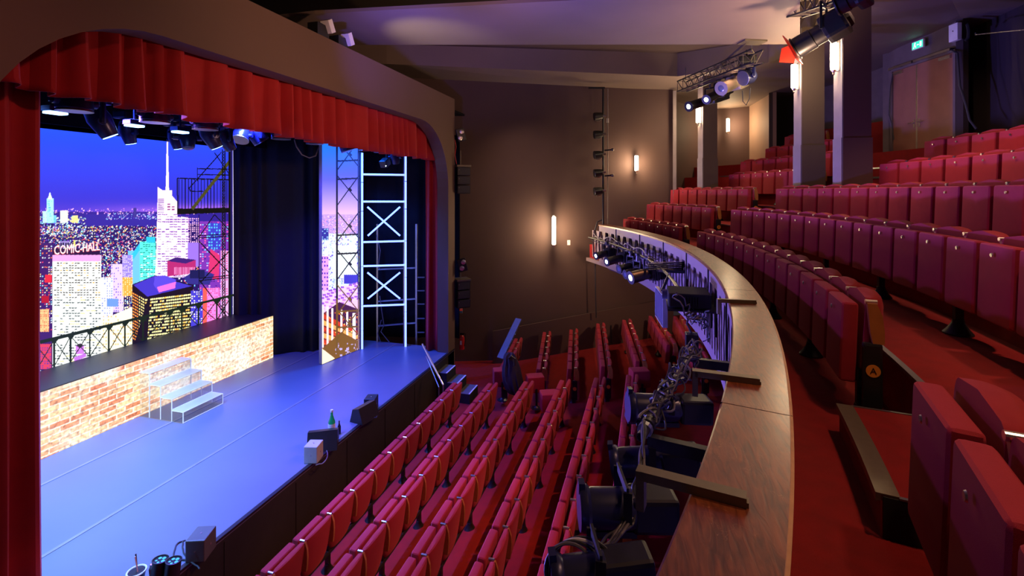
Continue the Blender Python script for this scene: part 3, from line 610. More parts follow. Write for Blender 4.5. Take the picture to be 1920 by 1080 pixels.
def paint_side():
    c = Canvas(598, 255, 680, 692, 3)
    t = np.clip((c.Y-262)/150, 0, 1)[..., None]; c.a[:] = np.where(t < .5, np.array([20, 120, 255])*(1-t*2)+np.array([95, 95, 250])*t*2, np.array([95, 95, 250])*(2-t*2)+np.array([245, 190, 250])*(t*2-1))
    tx = np.clip((c.X-602)/70, 0, 1)[..., None]; m_ = (c.Y < 330)[..., None]; c.a = np.where(m_, c.a*(1-.3*tx)+np.array([70, 70, 235])*.3*tx, c.a)
    c.rect(598, 402, 680, 440, (190, 150, 235)); c.dots(598, 404, 680, 440, 700, [(255, 210, 230), (150, 120, 230), (250, 150, 190), (110, 110, 230)], 2)
    c.rect(598, 438, 680, 545, (215, 235, 255)); c.dots(598, 438, 680, 545, 1400, [(255, 255, 255), (170, 200, 255), (110, 90, 220), (255, 230, 190), (150, 110, 230), (230, 245, 255)], 3.4)
    c.rect(602, 428, 616, 450, (50, 50, 150)); c.windows(602, 428, 616, 450, 3, 6, (150, 200, 255), .5)
    c.rect(602, 480, 616, 545, (235, 160, 235)); c.windows(602, 480, 616, 545, 3, 9, (90, 50, 190), .7); c.rect(625, 460, 668, 520, (235, 250, 255)); c.rect(645, 515, 671, 532, (60, 50, 190))
    c.poly([(600, 552), (673, 528), (673, 548), (600, 575)], (235, 190, 255)); 
    for j in range(7):
        for i in range(10): x = 602+i*7.4+(j % 2)*3; y = 547+j*5-(x-602)*.28; c.rect(x, y, x+6, y+3.4, [(150, 80, 210), (190, 120, 240), (240, 200, 250)][c.r.randint(3)])
    c.poly([(602, 590), (636, 566), (673, 580), (673, 692), (598, 692)], (66, 26, 66)); c.poly([(600, 580), (672, 640), (673, 692), (600, 692)], (110, 40, 20))
    for j in range(5): c.poly([(606, 588+j*12), (673, 622+j*9), (673, 629+j*9), (606, 597+j*12)], (255, 170, 90) if j % 2 else (200, 60, 20))
    c.dots(604, 585, 672, 652, 260, [(255, 230, 120), (255, 120, 30), (60, 10, 20), (255, 80, 20)], 2.4)
    for i, x in enumerate((605, 614, 623, 640, 651, 664)): c.line(x, 572+i*3, x, 652-i*2, 3.6 if i < 5 else 6, (255, 235, 240))
    c.poly([(602, 655), (640, 622), (673, 640), (673, 656), (604, 684)], (120, 82, 16)); c.poly([(602, 652), (628, 672), (604, 684)], (255, 235, 200)); c.dots(625, 640, 670, 665, 30, [(190, 170, 230)], 5)
    t0 = [(10, 8, 12), (110, 78, 20)]
    def K(y): return t0[0] if y < 560 else t0[1]
    for x0, x1 in ((630, 633.5), (670.5, 673)):
        c.rect(x0, 255, x1, 560, t0[0]); c.rect(x0, 560, x1, 660, t0[1])
    for y in (302, 336, 441, 476, 584, 614): c.line(632, y, 673, y-2, 3.2, K(y))
    for yc in (289, 355, 423, 494, 560, 606):
        c.line(632, yc-26, 673, yc+24, 2, K(yc)); c.line(632, yc+30, 673, yc-26, 2, K(yc)); c.line(654, yc-3, 659, yc+3, 4, K(yc))
    return c
def screen_mat(name, es):
    m = bpy.data.materials.new(name); m.use_nodes = True; nt = m.node_tree; b = nt.nodes['Principled BSDF']
    at = nt.nodes.new('ShaderNodeVertexColor'); at.layer_name = 'picture'; b.inputs['Base Color'].default_value = (.01, .01, .012, 1); b.inputs['Roughness'].default_value = .4
    nt.links.new(at.outputs['Color'], b.inputs['Emission Color']); b.inputs['Emission Strength'].default_value = es; return m
def led_screen(name, canvas, P, nu, nv, mt, parent):
    """dense lit panel; P(u,v) gives the world point"""
    us = np.linspace(0, 1, nu); vs_ = np.linspace(0, 1, nv); co = np.zeros((nv, nu, 3)); A, B, Cc, Dd = [np.array(q) for q in P]
    U, V = np.meshgrid(us, vs_); co = (A*(1-U)[..., None]+B*U[..., None])*(1-V)[..., None]+(Cc*(1-U)[..., None]+Dd*U[..., None])*V[..., None]
    r = co[..., 0]*C_+co[..., 1]*S_; d = -co[..., 0]*S_+co[..., 1]*C_; X = 960+FPX*r/d; Y = 360-FPX*(co[..., 2]-ZC)/d
    jx = np.clip(((X-canvas.x0)*canvas.k).astype(int), 0, canvas.w-1); iy = np.clip(((Y-canvas.y0)*canvas.k).astype(int), 0, canvas.h-1)
    lin = s2l(canvas.a)[iy, jx].reshape(-1, 3)
    idx = np.arange(nu*nv).reshape(nv, nu); q = np.stack([idx[:-1, :-1], idx[:-1, 1:], idx[1:, 1:], idx[1:, :-1]], -1).reshape(-1, 4)
    me = bpy.data.meshes.new(name); me.vertices.add(nu*nv); me.vertices.foreach_set('co', co.reshape(-1)); me.loops.add(q.size); me.loops.foreach_set('vertex_index', q.reshape(-1).astype(np.int32))
    me.polygons.add(len(q)); me.polygons.foreach_set('loop_start', np.arange(0, q.size, 4, dtype=np.int32)); me.update(calc_edges=True)
    ca = me.color_attributes.new('picture', 'FLOAT_COLOR', 'POINT'); ca.data.foreach_set('color', np.concatenate([lin, np.ones((len(lin), 1))], 1).astype(np.float32).reshape(-1))
    me.materials.append(mt); o = bpy.data.objects.new(name, me); COL.objects.link(o); o.parent = parent; return o
XB = -10.7; yL, yR = 2.55, px(446, X=XB).y; zB, zT = 2.0, ZC+1.17
sc = thing('led_backdrop_screen', 'huge led backdrop screen showing a neon night city skyline', 'screen')
PIC = screen_mat('led_picture', 1.4)
# finer columns towards the far side
led_screen('lit_picture', paint_city(), [(XB, yL, zB), (XB, yR, zB), (XB, yL, zT), (XB, yR, zT)], 900, 480, PIC, sc)
m = MB(); m.box((XB-.07, (yL+yR)/2, (zB+zT)/2), (.1, yR-yL-.1, zT-zB)); m.build('screen_housing', MATTE, sc)
p0, p1 = px(101, X=XB+.01), px(186, X=XB+.01); zt0 = ZC-(471-360)/FPX*p0.dot(Vector((-S_, C_, 0)))
SIGN = mat('sign_lettering', (1, .9, .9), .5, emit=(1, .72, .7), es=1.7); SIGN2 = mat('sign_glow', (1, .2, .2), .5, emit=(1, .12, .1), es=1.2)
Ds = ((p0+p1)/2).dot(Vector((-S_, C_, 0))); Mt = Matrix.Translation((XB+.012, (p0.y+p1.y)/2, ZC-(466-360)/FPX*Ds)) @ Matrix.Rotation(math.pi/2, 4, 'Z') @ Matrix.Rotation(math.pi/2, 4, 'X')
for nm_, mt_, dx_, dz_, k_ in (('sign_text_glow', SIGN2, 0, -.012, 1.02), ('sign_text', SIGN, .004, 0, 1.0)):
    o = text_mesh('COMIC-HALL', .24, .001, nm_, mt_, sc, Matrix()); wd = max(v.co.x for v in o.data.vertices)-min(v.co.x for v in o.data.vertices)
    o.data.transform(Matrix.Translation((dx_, .01*(k_-1)*40, dz_)) @ Mt @ Matrix.Scale((p1.y-p0.y)/wd*k_, 4, (1, 0, 0)))
# riser with brick picture on its led front
RX, RB = -9.55, -10.66; RZ = 2.05; RY0, RY1 = 1.5, px(511, X=RX).y
rs = thing('stage_riser', 'long black-topped riser in front of the city screen', 'platform')
m = MB(); m.box(((RX+RB)/2-.03, (RY0+RY1)/2, RZ-.03), (RX-RB-.02, RY1-RY0, .06)); m.build('riser_top', mat('riser_black', (.02, .022, .022), .45, noise=2, amt=.3), rs)
m = MB(); m.box(((RX+RB)/2-.05, (RY0+RY1)/2, (RZ-.07+ZS)/2), (RX-RB-.1, RY1-RY0-.02, RZ-.07-ZS)); m.build('riser_body', MATTE, rs)
def brick_mat():
    m = bpy.data.materials.new('led_brick_picture'); m.use_nodes = True; nt = m.node_tree; b = nt.nodes['Principled BSDF']; L = nt.links.new; N = nt.nodes.new
    tc = N('ShaderNodeTexCoord'); sp = N('ShaderNodeSeparateXYZ'); cb = N('ShaderNodeCombineXYZ'); L(tc.outputs['Object'], sp.inputs[0]); L(sp.outputs['Y'], cb.inputs['X']); L(sp.outputs['Z'], cb.inputs['Y'])
    br = N('ShaderNodeTexBrick'); L(cb.outputs[0], br.inputs['Vector']); br.inputs['Scale'].default_value = 1; br.inputs['Brick Width'].default_value = .3; br.inputs['Row Height'].default_value = .098; br.inputs['Mortar Size'].default_value = .012; br.inputs['Bias'].default_value = .1
    br.inputs['Color1'].default_value = (.75, .2, .06, 1); br.inputs['Color2'].default_value = (1, .75, .38, 1); br.inputs['Mortar'].default_value = (1, .9, .7, 1)
    n = N('ShaderNodeTexNoise'); n.inputs['Scale'].default_value = 1.1; n.inputs['Detail'].default_value = 3; L(cb.outputs[0], n.inputs['Vector'])
    r = N('ShaderNodeValToRGB'); r.color_ramp.elements[0].color = (0, 0, 0, 1); r.color_ramp.elements[1].color = (1, 1, 1, 1); r.color_ramp.elements[0].position = .48; r.color_ramp.elements[1].position = .68; L(n.outputs['Fac'], r.inputs[0])
    mx = N('ShaderNodeMix'); mx.data_type = 'RGBA'; L(r.outputs[0], mx.inputs[0]); L(br.outputs['Color'], mx.inputs[6]); mx.inputs[7].default_value = (1, .97, .8, 1)
    # cyan tint at the camera end of the picture
    mr = N('ShaderNodeMapRange'); mr.inputs['From Min'].default_value = 3.2; mr.inputs['From Max'].default_value = 5.4; mr.inputs['To Min'].default_value = .7; mr.inputs['To Max'].default_value = 0; L(sp.outputs['Y'], mr.inputs['Value'])
    n5 = N('ShaderNodeTexNoise'); n5.inputs['Scale'].default_value = 5; L(cb.outputs[0], n5.inputs['Vector']); mu = N('ShaderNodeMath'); mu.operation = 'MULTIPLY'; L(mr.outputs[0], mu.inputs[0]); L(n5.outputs['Fac'], mu.inputs[1])
    m3 = N('ShaderNodeMix'); m3.data_type = 'RGBA'; L(mu.outputs[0], m3.inputs[0]); L(mx.outputs[2], m3.inputs[6]); m3.inputs[7].default_value = (.35, 1, .85, 1)
    n6 = N('ShaderNodeTexNoise'); n6.inputs['Scale'].default_value = 16; n6.inputs['Detail'].default_value = 4; L(cb.outputs[0], n6.inputs['Vector'])
    m4 = N('ShaderNodeMix'); m4.data_type = 'RGBA'; m4.blend_type = 'MULTIPLY'; m4.inputs[0].default_value = .85; L(m3.outputs[2], m4.inputs[6]); r2 = N('ShaderNodeValToRGB'); r2.color_ramp.elements[0].position = .3; r2.color_ramp.elements[0].color = (.35, .25, .2, 1); r2.color_ramp.elements[1].position = .6; L(n6.outputs['Fac'], r2.inputs[0]); L(r2.outputs[0], m4.inputs[7])
    L(m4.outputs[2], b.inputs['Emission Color']); b.inputs['Emission Strength'].default_value = 1.5; b.inputs['Base Color'].default_value = (.02, .02, .02, 1); return m
m = MB(); m.box((RX+.01, (RY0+RY1)/2, (RZ-.005+ZS)/2), (.02, RY1-RY0, RZ-.01-ZS)); m.build('brick_picture_panel', brick_mat(), rs)
# side led panel
sp_ = thing('led_side_panel', 'narrow upright led panel right of the black drape showing steelwork and city', 'screen')
a, b = px(604, 683, h=ZC-ZS-.01), px(673.5, 655, h=ZC-ZS-.01); zt = ZC+1.45
led_screen('lit_picture', paint_side(), [(a.x, a.y, a.z), (b.x, b.y, b.z), (a.x, a.y, zt), (b.x, b.y, zt)], 240, 520, PIC, sp_)
d = (b-a).normalized(); nn = Vector((d.y, -d.x, 0)); nn = -nn if nn.x > 0 else nn
m = MB(); c0 = (a+b)/2+nn*.06; m.box((c0.x, c0.y, (a.z+zt)/2), ((b-a).length, .1, zt-a.z), Matrix.Rotation(math.atan2(d.y, d.x), 3, 'Z')); m.build('screen_housing', GREYP, sp_)
# ------------------------------------------------------------------ drapes
def curtain(pts, zt, zb, amp, wl, name, m_, lab, cat, group=None, hem=0, th=.012, sharp=1.0, seed=1, rows=8):
    """pleated cloth hung along a plan polyline"""
    P = [Vector((*p, 0)) for p in pts]; L = [0]
    for a, b in zip(P[:-1], P[1:]): L.append(L[-1]+(b-a).length)
    n = int(L[-1]/(wl/14)); rr = random.Random(seed); cols = []; ph = 0
    for i in range(n+1):
        s = L[-1]*i/n; k = max(0, min(len(P)-2, next((j for j in range(len(P)-1) if s <= L[j+1]+1e-9), len(P)-2)))
        f = (s-L[k])/(L[k+1]-L[k]); p = P[k].lerp(P[k+1], f); d = (P[k+1]-P[k]).normalized(); nr = Vector((-d.y, d.x, 0))
        ph += (L[-1]/n)/wl*2*math.pi*(1+.45*math.sin(s*2.1+seed)+.3*math.sin(s*5.3+seed*2))
        w = math.sin(ph); w = math.copysign(abs(w)**sharp, w); w2 = .5*math.sin(ph*2+.8)
        cols.append((p, nr, amp*(w+.35*w2), d))
    m = MB(); vs = []
    for r in range(rows+1):
        t = r/rows
        for i, (p, nr, o, d) in enumerate(cols):
            z = zt+(zb-zt)*t
            if r == rows: z += hem*math.sin(i*.21+seed)+(max(0, .15*(1-i/len(cols)*1.7)) if hem else 0)
            q = p+nr*(o*(.75+.45*t))+d*(.012*math.sin(t*3+i*.3)); vs.append((q.x, q.y, z))
    n1 = len(cols); fs = [[r*n1+i, r*n1+i+1, (r+1)*n1+i+1, (r+1)*n1+i] for r in range(rows) for i in range(n1-1)]
    m.add(vs, fs); o = m.build(name, m_, smooth=True); md = o.modifiers.new('thickness', 'SOLIDIFY'); md.thickness = th
    for p in o.data.polygons: p.use_smooth = True
    return tag(o, lab, cat, group)
curtain([(-5.66, 1.6), (-5.66, 12.35)], ZC+1.95, ZC+.86, .095, .36, 'valance_curtain', RED, 'red velvet valance hung across the top of the stage opening', 'curtain', hem=.015, seed=3, sharp=.6, rows=6)
yl = px(70, X=-5.95).y
curtain([(-5.95, yl-1.3), (-5.95, yl)], ZC+1.5, ZS+.02, .06, .34, 'leg_curtain', RED, 'tall red velvet curtain at the left edge of the photo', 'curtain', seed=5)
p0, p1 = px(797, 656, h=4.36), px(838, 657, h=4.36)
curtain([(p0.x, p0.y), (p1.x, p1.y)], ZC+1.3, ZS+.02, .05, .24, 'leg_curtain', RED, 'narrow red velvet curtain at the far side of the stage', 'curtain', seed=8)
p0, p1, p2 = px(436, X=-10.62), px(510, X=-9.75), px(600, 657, h=4.37)
curtain([(p0.x, p0.y), (p1.x, p1.y), (p2.x, p2.y)], ZC+1.7, ZS+.02, .05, .3, 'masking_drape', DRAPE, 'dark blue black drape between the city screen and the side panel', 'drape', seed=2)
p0, p1, p2 = px(600, D=14.5), px(690, D=14.45), px(862, D=14.3)
curtain([(p0.x, p0.y), (p1.x, p1.y), (p2.x, p2.y)], ZC+1.7, ZS+.02, .03, .4, 'masking_drape', CLOTH, 'black masking drape behind the glowing tube tower', 'drape', seed=6)
# black border above the screen
m = MB(); m.box((-9.9, 6.5, ZC+1.7), (.04, 11, 1.06)); tag(m.build('border_cloth', CLOTH), 'black border cloth hanging above the city screen behind the lamps', 'drape')
# glowing tower
def tower():
    b0, b1 = px(679, 655, h=4.37), px(760.5, 650, h=4.37); d = b1-b0; t = thing('neon_tower', 'tall ladder tower of glowing blue tubes with two crosses', 'light tower', (b0.x, b0.y, ZS)); W_ = d.length; u = d.normalized(); D0 = b0.dot(Vector((-S_, C_, 0))); D1 = b1.dot(Vector((-S_, C_, 0)))
    def pt(f, y):                                        # y read at that side of the tower
        D = D0+(D1-D0)*f; return Vector((0, 0, 0))+d*f+Vector((0, 0, ZC-(y-360)/FPX*D-ZS))
    def tube(f0, y0, f1, y1, r=.028):
        m = MB(); m.cyl(pt(f0, y0), pt(f1, y1), r, n=10); m.build('light_tube', GLOWTUBE, t)
    for f in (0, 1):
        ys = [286, 340, 392, 452, 520, 585, 651 if f else 655] if f else [286, 342, 396, 500, 572, 620, 655]
        for y0, y1 in zip(ys[:-1], ys[1:]): tube(f, y0+.6, f, y1-.6)
    for y0, y1 in ((327, 328), (378, 378), (454, 452), (499, 497), (574, 571)): tube(.03, y0, .97, y1, .026)
    for a, b in ((388, 442), (511, 560)):
        tube(.12, a, .87, b, .024); tube(.13, b, .87, a, .024)
    m = MB(); off = Vector((-.05, .02, 0))
    for f in (0, 1): m.bar(pt(f, 284)+off, pt(f, 651 if f else 655)+off, .04)
    m.build('tower_frame', STEEL, t)
tower()
# grey scaffold frame behind
sf = thing('scaffold_frame', 'grey steel frame with rungs standing behind the glowing tower', 'scaffold')
def sp3(x, y, D): return px(x, y, D=D)
for x in (708, 781): m = MB(); m.bar(sp3(x, 420, 14.0), sp3(x, 651, 14.0), .05); m.build('upright', STEEL, sf)
for y0, y1 in ((505, 502), (565, 560), (611, 605)): m = MB(); m.bar(sp3(709, y0, 14.0), sp3(781, y1, 14.0), .04); m.build('cross_rail', STEEL, sf)
for y in (520, 545, 570, 597, 623): m = MB(); m.bar(sp3(781, y, 14.0), sp3(796, y, 14.0), .03); m.build('rung', STEEL, sf)
for i, pts in enumerate([[(712, 555), (716, 585), (720, 610), (714, 622), (722, 632), (735, 648)], [(706, 440), (713, 470), (709, 500), (714, 505)], [(715, 600), (708, 625), (713, 640)]]):
    m = MB(); m.tube([sp3(x, y, 13.9) for x, y in pts], .012); tag(m.build('hanging_cable', CABLEG), ['pale cable looping down beside the grey frame to the stage', 'short cable on the upper part of the grey frame', 'short pale cable at the foot of the grey frame'][i], 'cable')
# clear steps in front of the brick riser
ACR = mat('clear_acrylic', (.92, .95, .97), .06, trans=.97, spec=.5)
ACRT = mat('frosted_tread', (.95, .88, .95), .3, trans=.45); ACRE = mat('acrylic_edge', (.9, .88, .75), .4, emit=(1, .95, .75), es=.25)  # cream glow along the sheet edges is put in as emission
st = thing('acrylic_steps', 'see-through acrylic steps leading up to the brick riser', 'steps', (0, 0, ZS))
y0, y1 = px(343, X=-8.43).y, px(418, X=-8.43).y
for i in range(4):
    x1 = RX+.28*(i+1); z = .86-.215*i
    m = MB(); m.box((x1-.14, (y0+y1)/2, z), (.28, y1-y0, .014)); m.build('tread', ACRT, st)
    m = MB(); m.box((x1-.006, (y0+y1)/2, z-.11), (.01, y1-y0-.01, .19)); m.build('riser_sheet', ACR, st)
    m = MB()
    for y in (y0+.005, y1-.005): m.bar((x1, y, .01), (x1, y, z), .012); m.bar((x1-.27, y, z), (x1, y, z), .012)
    m.bar((x1, y0, z), (x1, y1, z), .012); m.bar((x1, y0, z-.2), (x1, y1, z-.2), .01); m.build('glowing_edge', ACRE, st)
    for y in (y0+.012, y1-.012): m = MB(); m.box((x1-.14, y, z/2-.01), (.27, .008, z-.03)); m.build('side_sheet', ACR, st)
# ------------------------------------------------------------------ pillars, sconces, doors
def pillar(i, xl, xc, xr, R, lab):
    c = px(xc, R=R); al = math.atan2(c.y-CY, c.x-CX)*.8; e = Vector((math.cos(al), math.sin(al), 0)); f = Vector((-math.sin(al), math.cos(al), 0))
    def solve(d, x):
        a, b = .02, 3.0
        s = 1 if proj(c+d*b)[0] > proj(c)[0] else -1
        for _ in range(40):
            q = (a+b)/2
            if (proj(c+d*q)[0]-x)*s < 0: a = q
            else: b = q
        return a
    w, t = solve(e, xr), min(solve(f, xl), 1.2)
    z0, z1, zp = ZT[3], ZC+3.5, ZC+1.0
    rot = Matrix.Rotation(al, 3, 'Z'); cc = c+e*w/2+f*t/2
    o = tag(bpy.data.objects.new('pillar', None), lab, None, None, 'structure'); COL.objects.link(o); o.location = (c.x, c.y, z0)
    m = MB(); m.box((cc.x-c.x, cc.y-c.y, (z1-z0)/2), (w, t, z1-z0), rot); m.box((cc.x-c.x, cc.y-c.y, (zp-z0)/2), (w+.03, t+.03, zp-z0), rot); m.build('shaft', PILL, o)
    fc = f*t/2-e*.008
    m = MB(); m.box((fc.x, fc.y, (z1-z0)/2), (.012, t*.94, z1-z0-.02), rot); m.box((fc.x-e.x*.015, fc.y-e.y*.015, (zp-z0)/2), (.012, t*.96, zp-z0), rot); m.build('lit_face', PILLF, o)  # stage light on this side is put into its paler colour
    return c, e, f, t
def sconce(p, nrm, L, lab, power):
    t = thing('wall_sconce', lab, 'wall lamp', tuple(p)); nrm = Vector(nrm).normalized()
    g = nrm*.09
    m = MB(); m.lathe(g+Vector((0, 0, -L/2)), (0, 0, 1), [(0, .03), (.0, .05), (.01, .056), (L-.01, .056), (L, .05)], 20); m.build('glass_tube', LAMPW, t, smooth=True)
    m = MB(); m.box(nrm*.012, (.02, .07, L*1.1), Matrix.Rotation(math.atan2(nrm.y, nrm.x), 3, 'Z')); m.cyl(nrm*.01+Vector((0, 0, -L/2-.03)), g+Vector((0, 0, -L/2-.03)), .012); m.build('back_plate', SILVER, t)
    m = MB(); m.lathe(g+Vector((0, 0, -L/2-.01)), (0, 0, -1), [(0, .045), (.02, .04), (.05, .018), (.08, .022), (.10, .004)], 14); m.build('finial', SILVER, t, smooth=True)
    q = p+nrm*.30
    l = light('POINT', tuple(q), None, WARM, power*1.35, .12, name='sconce_light'); return t
pz = []
for i, (a, b, c, R) in enumerate(((1309, 1319, 1345, 19.45), (1489, 1504, 1546, 19.6), (1564, 1581, 1634, 19.6))):
    pz.append(pillar(i, a, b, c, R, ('slender brown pillar at the far end of the balcony', 'brown pillar with pale lit edge, left of the near pair', 'thick brown pillar with pale lit edge, right of the near pair')[i]))
for (c, e, f, t), (x, y, L), lab in zip(pz, ((1312, 215, .46), (1493, 143, .5), (1568, 105, .5)), ('lit wall lamp on the slender far pillar below the truss', 'lit wall lamp on the left one of the near pillars', 'lit wall lamp on the right one of the near pillars')):
    cc = c+f*t*.35; D = cc.dot(Vector((-S_, C_, 0))); z = ZC-(y-360)/FPX*D
    sconce(Vector((cc.x, cc.y, z))-e*.02, -e, L, lab, 42)
nw = Vector((S_, -C_, 0))
sconce(px(1038, 432, D=14.97), nw, .86, 'tall lit wall lamp on the side wall near the portal', 75)
sconce(px(1192, 306, D=15.25), nw, .46, 'short lit wall lamp on the side wall beside the lamp boom', 50)
sconce(px(1363, 235, D=18.95), nw, .5, 'lit wall lamp on the far end wall of the balcony', 60)
dk = px(1676.5, D=12.5); dk2 = px(1795.5, D=10.68); dv = dk2-dk; du = dv.normalized(); dn = Vector((-du.y, du.x, 0)); dn = dn if dn.dot(-dk) > 0 else -dn
LAM = mat('walnut_laminate', (.30, .13, .085), .3, noise=3, amt=.25)
door = tag(bpy.data.objects.new('door_1', None), 'brown laminate double door behind the top balcony rows', None, None, 'structure'); COL.objects.link(door); z0 = ZC+.62; door.location = (dk.x, dk.y, z0); Ld = dv.length; H = 2.5
rz = Matrix.Rotation(math.atan2(du.y, du.x), 3, 'Z'); h = .425
for s0, s1 in ((.03, Ld*h-.006), (Ld*h+.006, Ld-.03)):
    m = MB(); c = du*(s0+s1)/2+dn*.02; m.box((c.x, c.y, H/2), (s1-s0, .045, H), rz); o = m.build('door_leaf', LAM, door)
    m = MB(); hx = (s1-.07) if s0 < .5 else (s0+.07); q = du*hx+dn*.05; m.cyl(Vector((q.x, q.y, 1.08))-dn*.01, Vector((q.x, q.y, 1.08))+dn*.05, .014); e2 = du*(-.13 if s0 < .5 else .16); m.cyl(Vector((q.x, q.y, 1.08))+dn*.05, Vector((q.x, q.y, 1.08))+dn*.05+e2, .011)
    m.box(Vector((q.x, q.y, 1.06)), (.04, .006, .2), rz); m.build('door_handle', SILVER, o)
    m = MB(); q = du*((s0+.18) if s0 < .5 else (s1-.22))+dn*.06; m.box((q.x, q.y, H-.07), (.3, .05, .07), rz); m.build('door_closer', SILVER, o)
m = MB(); q = du*Ld*h+dn*.047; m.box((q.x, q.y, H/2), (.035, .012, H), rz); m.build('meeting_strip', SILVER, door)
m = MB()
for s in (.0, Ld): q = du*s+dn*.03; m.box((q.x, q.y, H/2), (.06, .1, H), rz)
q = du*Ld/2+dn*.03; m.box((q.x, q.y, H+.03), (Ld+.06, .1, .06), rz); m.build('door_frame', GREYW, door)
t = thing('door_track', 'silver tube light along the head of the double door', 'light fitting', (dk.x, dk.y, z0+H+.07))
for a, b in ((-.02, Ld*.40), (Ld*.43, Ld*.98)): m = MB(); m.bar(du*a+dn*.13, du*b+dn*.13, .035, .05); m.build('tube', SILVER, t)
m = MB()
for a in (.0, Ld*.2, Ld*.415, Ld*.7, Ld*.97): m.bar(du*a+dn*.04, du*a+dn*.13, .04, .05)
m.build('clip', BLACK, t)
def on_door(x, y, off): # point in front of the door wall
    k = (x-960)/FPX; d = Vector((-S_+k*C_, C_+k*S_, 0)); o = dk+dn*off; s = (o.dot(dn))/(d.dot(dn)); return Vector((d.x*s, d.y*s, ZC-(y-360)/FPX*s))
p = on_door(1722, 84, .12); t = thing('exit_sign', 'small lit green running man exit sign above the double door', 'sign', tuple(p))
m = MB(); m.box((0, 0, 0), (.34, .05, .2), rz, bev=.008); m.build('sign_case', WHITE, t)
GRN = mat('exit_green', (.02, .6, .3), .5, emit=(.03, .9, .42), es=1.3); WGL = mat('exit_white', (.9, 1, .95), .5, emit=(.85, 1, .9), es=1.5)
m = MB(); q = dn*.027; m.box(q, (.31, .002, .165), rz); m.build('green_panel', GRN, t)
m = MB()
for a, b, c, d in ((-.10, -.06, -.075, .05), (-.075, .05, -.05, .03), (-.1, -.06, -.12, -.05), (-.09, 0, -.05, -.01), (-.05, -.01, -.04, -.06)):
    m.bar(du*a+dn*.029+Vector((0, 0, b)), du*c+dn*.029+Vector((0, 0, d)), .004, .018)
m.box(du*(-.065)+dn*.029+Vector((0, 0, .06)), (.024, .003, .024), rz); m.box(du*.1+dn*.029, (.05, .003, .11), rz); m.bar(du*(-.01)+dn*.029, du*.05+dn*.029, .003, .02); m.build('running_figure', WGL, t)
p = on_door(1791, 61, .14); t = thing('wall_box', 'tall white junction box above the right corner of the double door', 'box', tuple(p))
m = MB(); m.box((0, 0, 0), (.22, .1, .38), rz, bev=.012); m.build('case', WHITE, t); m = MB(); m.cyl(dn*.05+Vector((-.0, 0, .03)), dn*.056+Vector((0, 0, .03)), .012); m.build('lock', BLACK, t)
p = on_door(1812, 60, .1); m = MB(); m.tube([(0, 0, .17), (.02, -.0, .15), (.03, -.02, 0), (.02, -.02, -.14), (-.02, 0, -.19)], .03); o = m.build('conduit', MATTE, loc=tuple(p)); tag(o, 'black conduit on the wall just right of the white box', 'conduit')
m = MB(); m.tube([on_door(x, y, .14) for x, y in ((1784, 94), (1795, 100), (1797, 130), (1799, 160), (1806, 180), (1812, 200), (1818, 225), (1831, 242))], .022, 8); tag(m.build('hanging_hose', CABLE), 'thick black hose hanging down right of the double door', 'hose')
m = MB(); m.tube([on_door(x, y, .12) for x, y in ((1674, 138), (1670, 160), (1668, 190), (1667, 215), (1672, 232), (1676, 262))], .012, 6); tag(m.build('hanging_cable', CABLE), 'thin black cable down the left side of the double door', 'cable')
m = MB(); m.cyl(px(1829, 65, D=9.9), px(1935, 54, D=8.3), .012); m.cyl(px(1829, 62, D=9.95), px(1829, 66, D=10.2), .01); tag(m.build('wall_rail', STEEL), 'thin metal rail high on the dark wall at the right edge', 'rail')
# ------------------------------------------------------------------ lamps
def basis(d): d = Vector(d).normalized(); return d.to_track_quat('Z', 'Y').to_matrix()
def profile_spot(p, d, L, r, lab, group=None, lens=LENSD, body=BLACK, clamp_to=None, gel=None, fins=True):
    """p: centre of the front lens, d: beam direction"""
    d = Vector(d).normalized(); t = thing('profile_spotlight', lab, 'spotlight', tuple(p), 0, group); b = -d; q = basis(d); sx, sy = q.col[0], q.col[1]
    m = MB(); m.lathe((0, 0, 0), b, [(0, r), (.02, r*1.02), (.03, r*.9), (L*.35, r*.88), (L*.36, r*.8), (L*.55, r*.8)], 20); m.build('lens_tube', body, t, smooth=True)
    m = MB(); m.lathe(b*.012, d, [(0, r*.86), (.008, r*.8), (.014, r*.3)], 20); m.build('lens', lens, t, smooth=True)
    m = MB(); c = b*L*.75; m.box(c, (r*2.1, r*2.1, L*.42), q, bev=r*.3)
    if fins:
        for k in range(5): m.box(b*(L*(.6+.07*k)), (r*2.25, r*2.25, L*.02), q)
    m.lathe(b*L*.96, b, [(0, r*.8), (L*.06, r*.7), (L*.1, r*.3)], 14); m.build('lamp_housing', body, t)
    up = Vector((0, 0, 1)) if clamp_to is None else (Vector(clamp_to)-(Vector(p)+b*L*.5)); sgn = up.normalized(); side = d.cross(sgn).normalized(); c = b*L*.55
    hgt = r*2.2 if clamp_to is None else up.length
    m = MB(); yk = min(hgt, r*2.2)
    for s in (-1, 1): m.bar(c+side*s*r*1.15, c+side*s*r*1.15+sgn*yk, .02, .035)
    m.bar(c-side*r*1.15+sgn*yk, c+side*r*1.15+sgn*yk, .02, .035); m.build('yoke', BLACK, t)
    m = MB(); m.bar(c+sgn*yk, c+sgn*(hgt+.02), .03, .045); m.cyl(c+sgn*hgt-side*.03, c+sgn*hgt+side*.03, .04); m.build('clamp', STEEL, t)
    if gel: m = MB(); m.box(d*.03, (r*2.4, r*2.4, .012), q); m.build('colour_frame', gel, t)
    return t
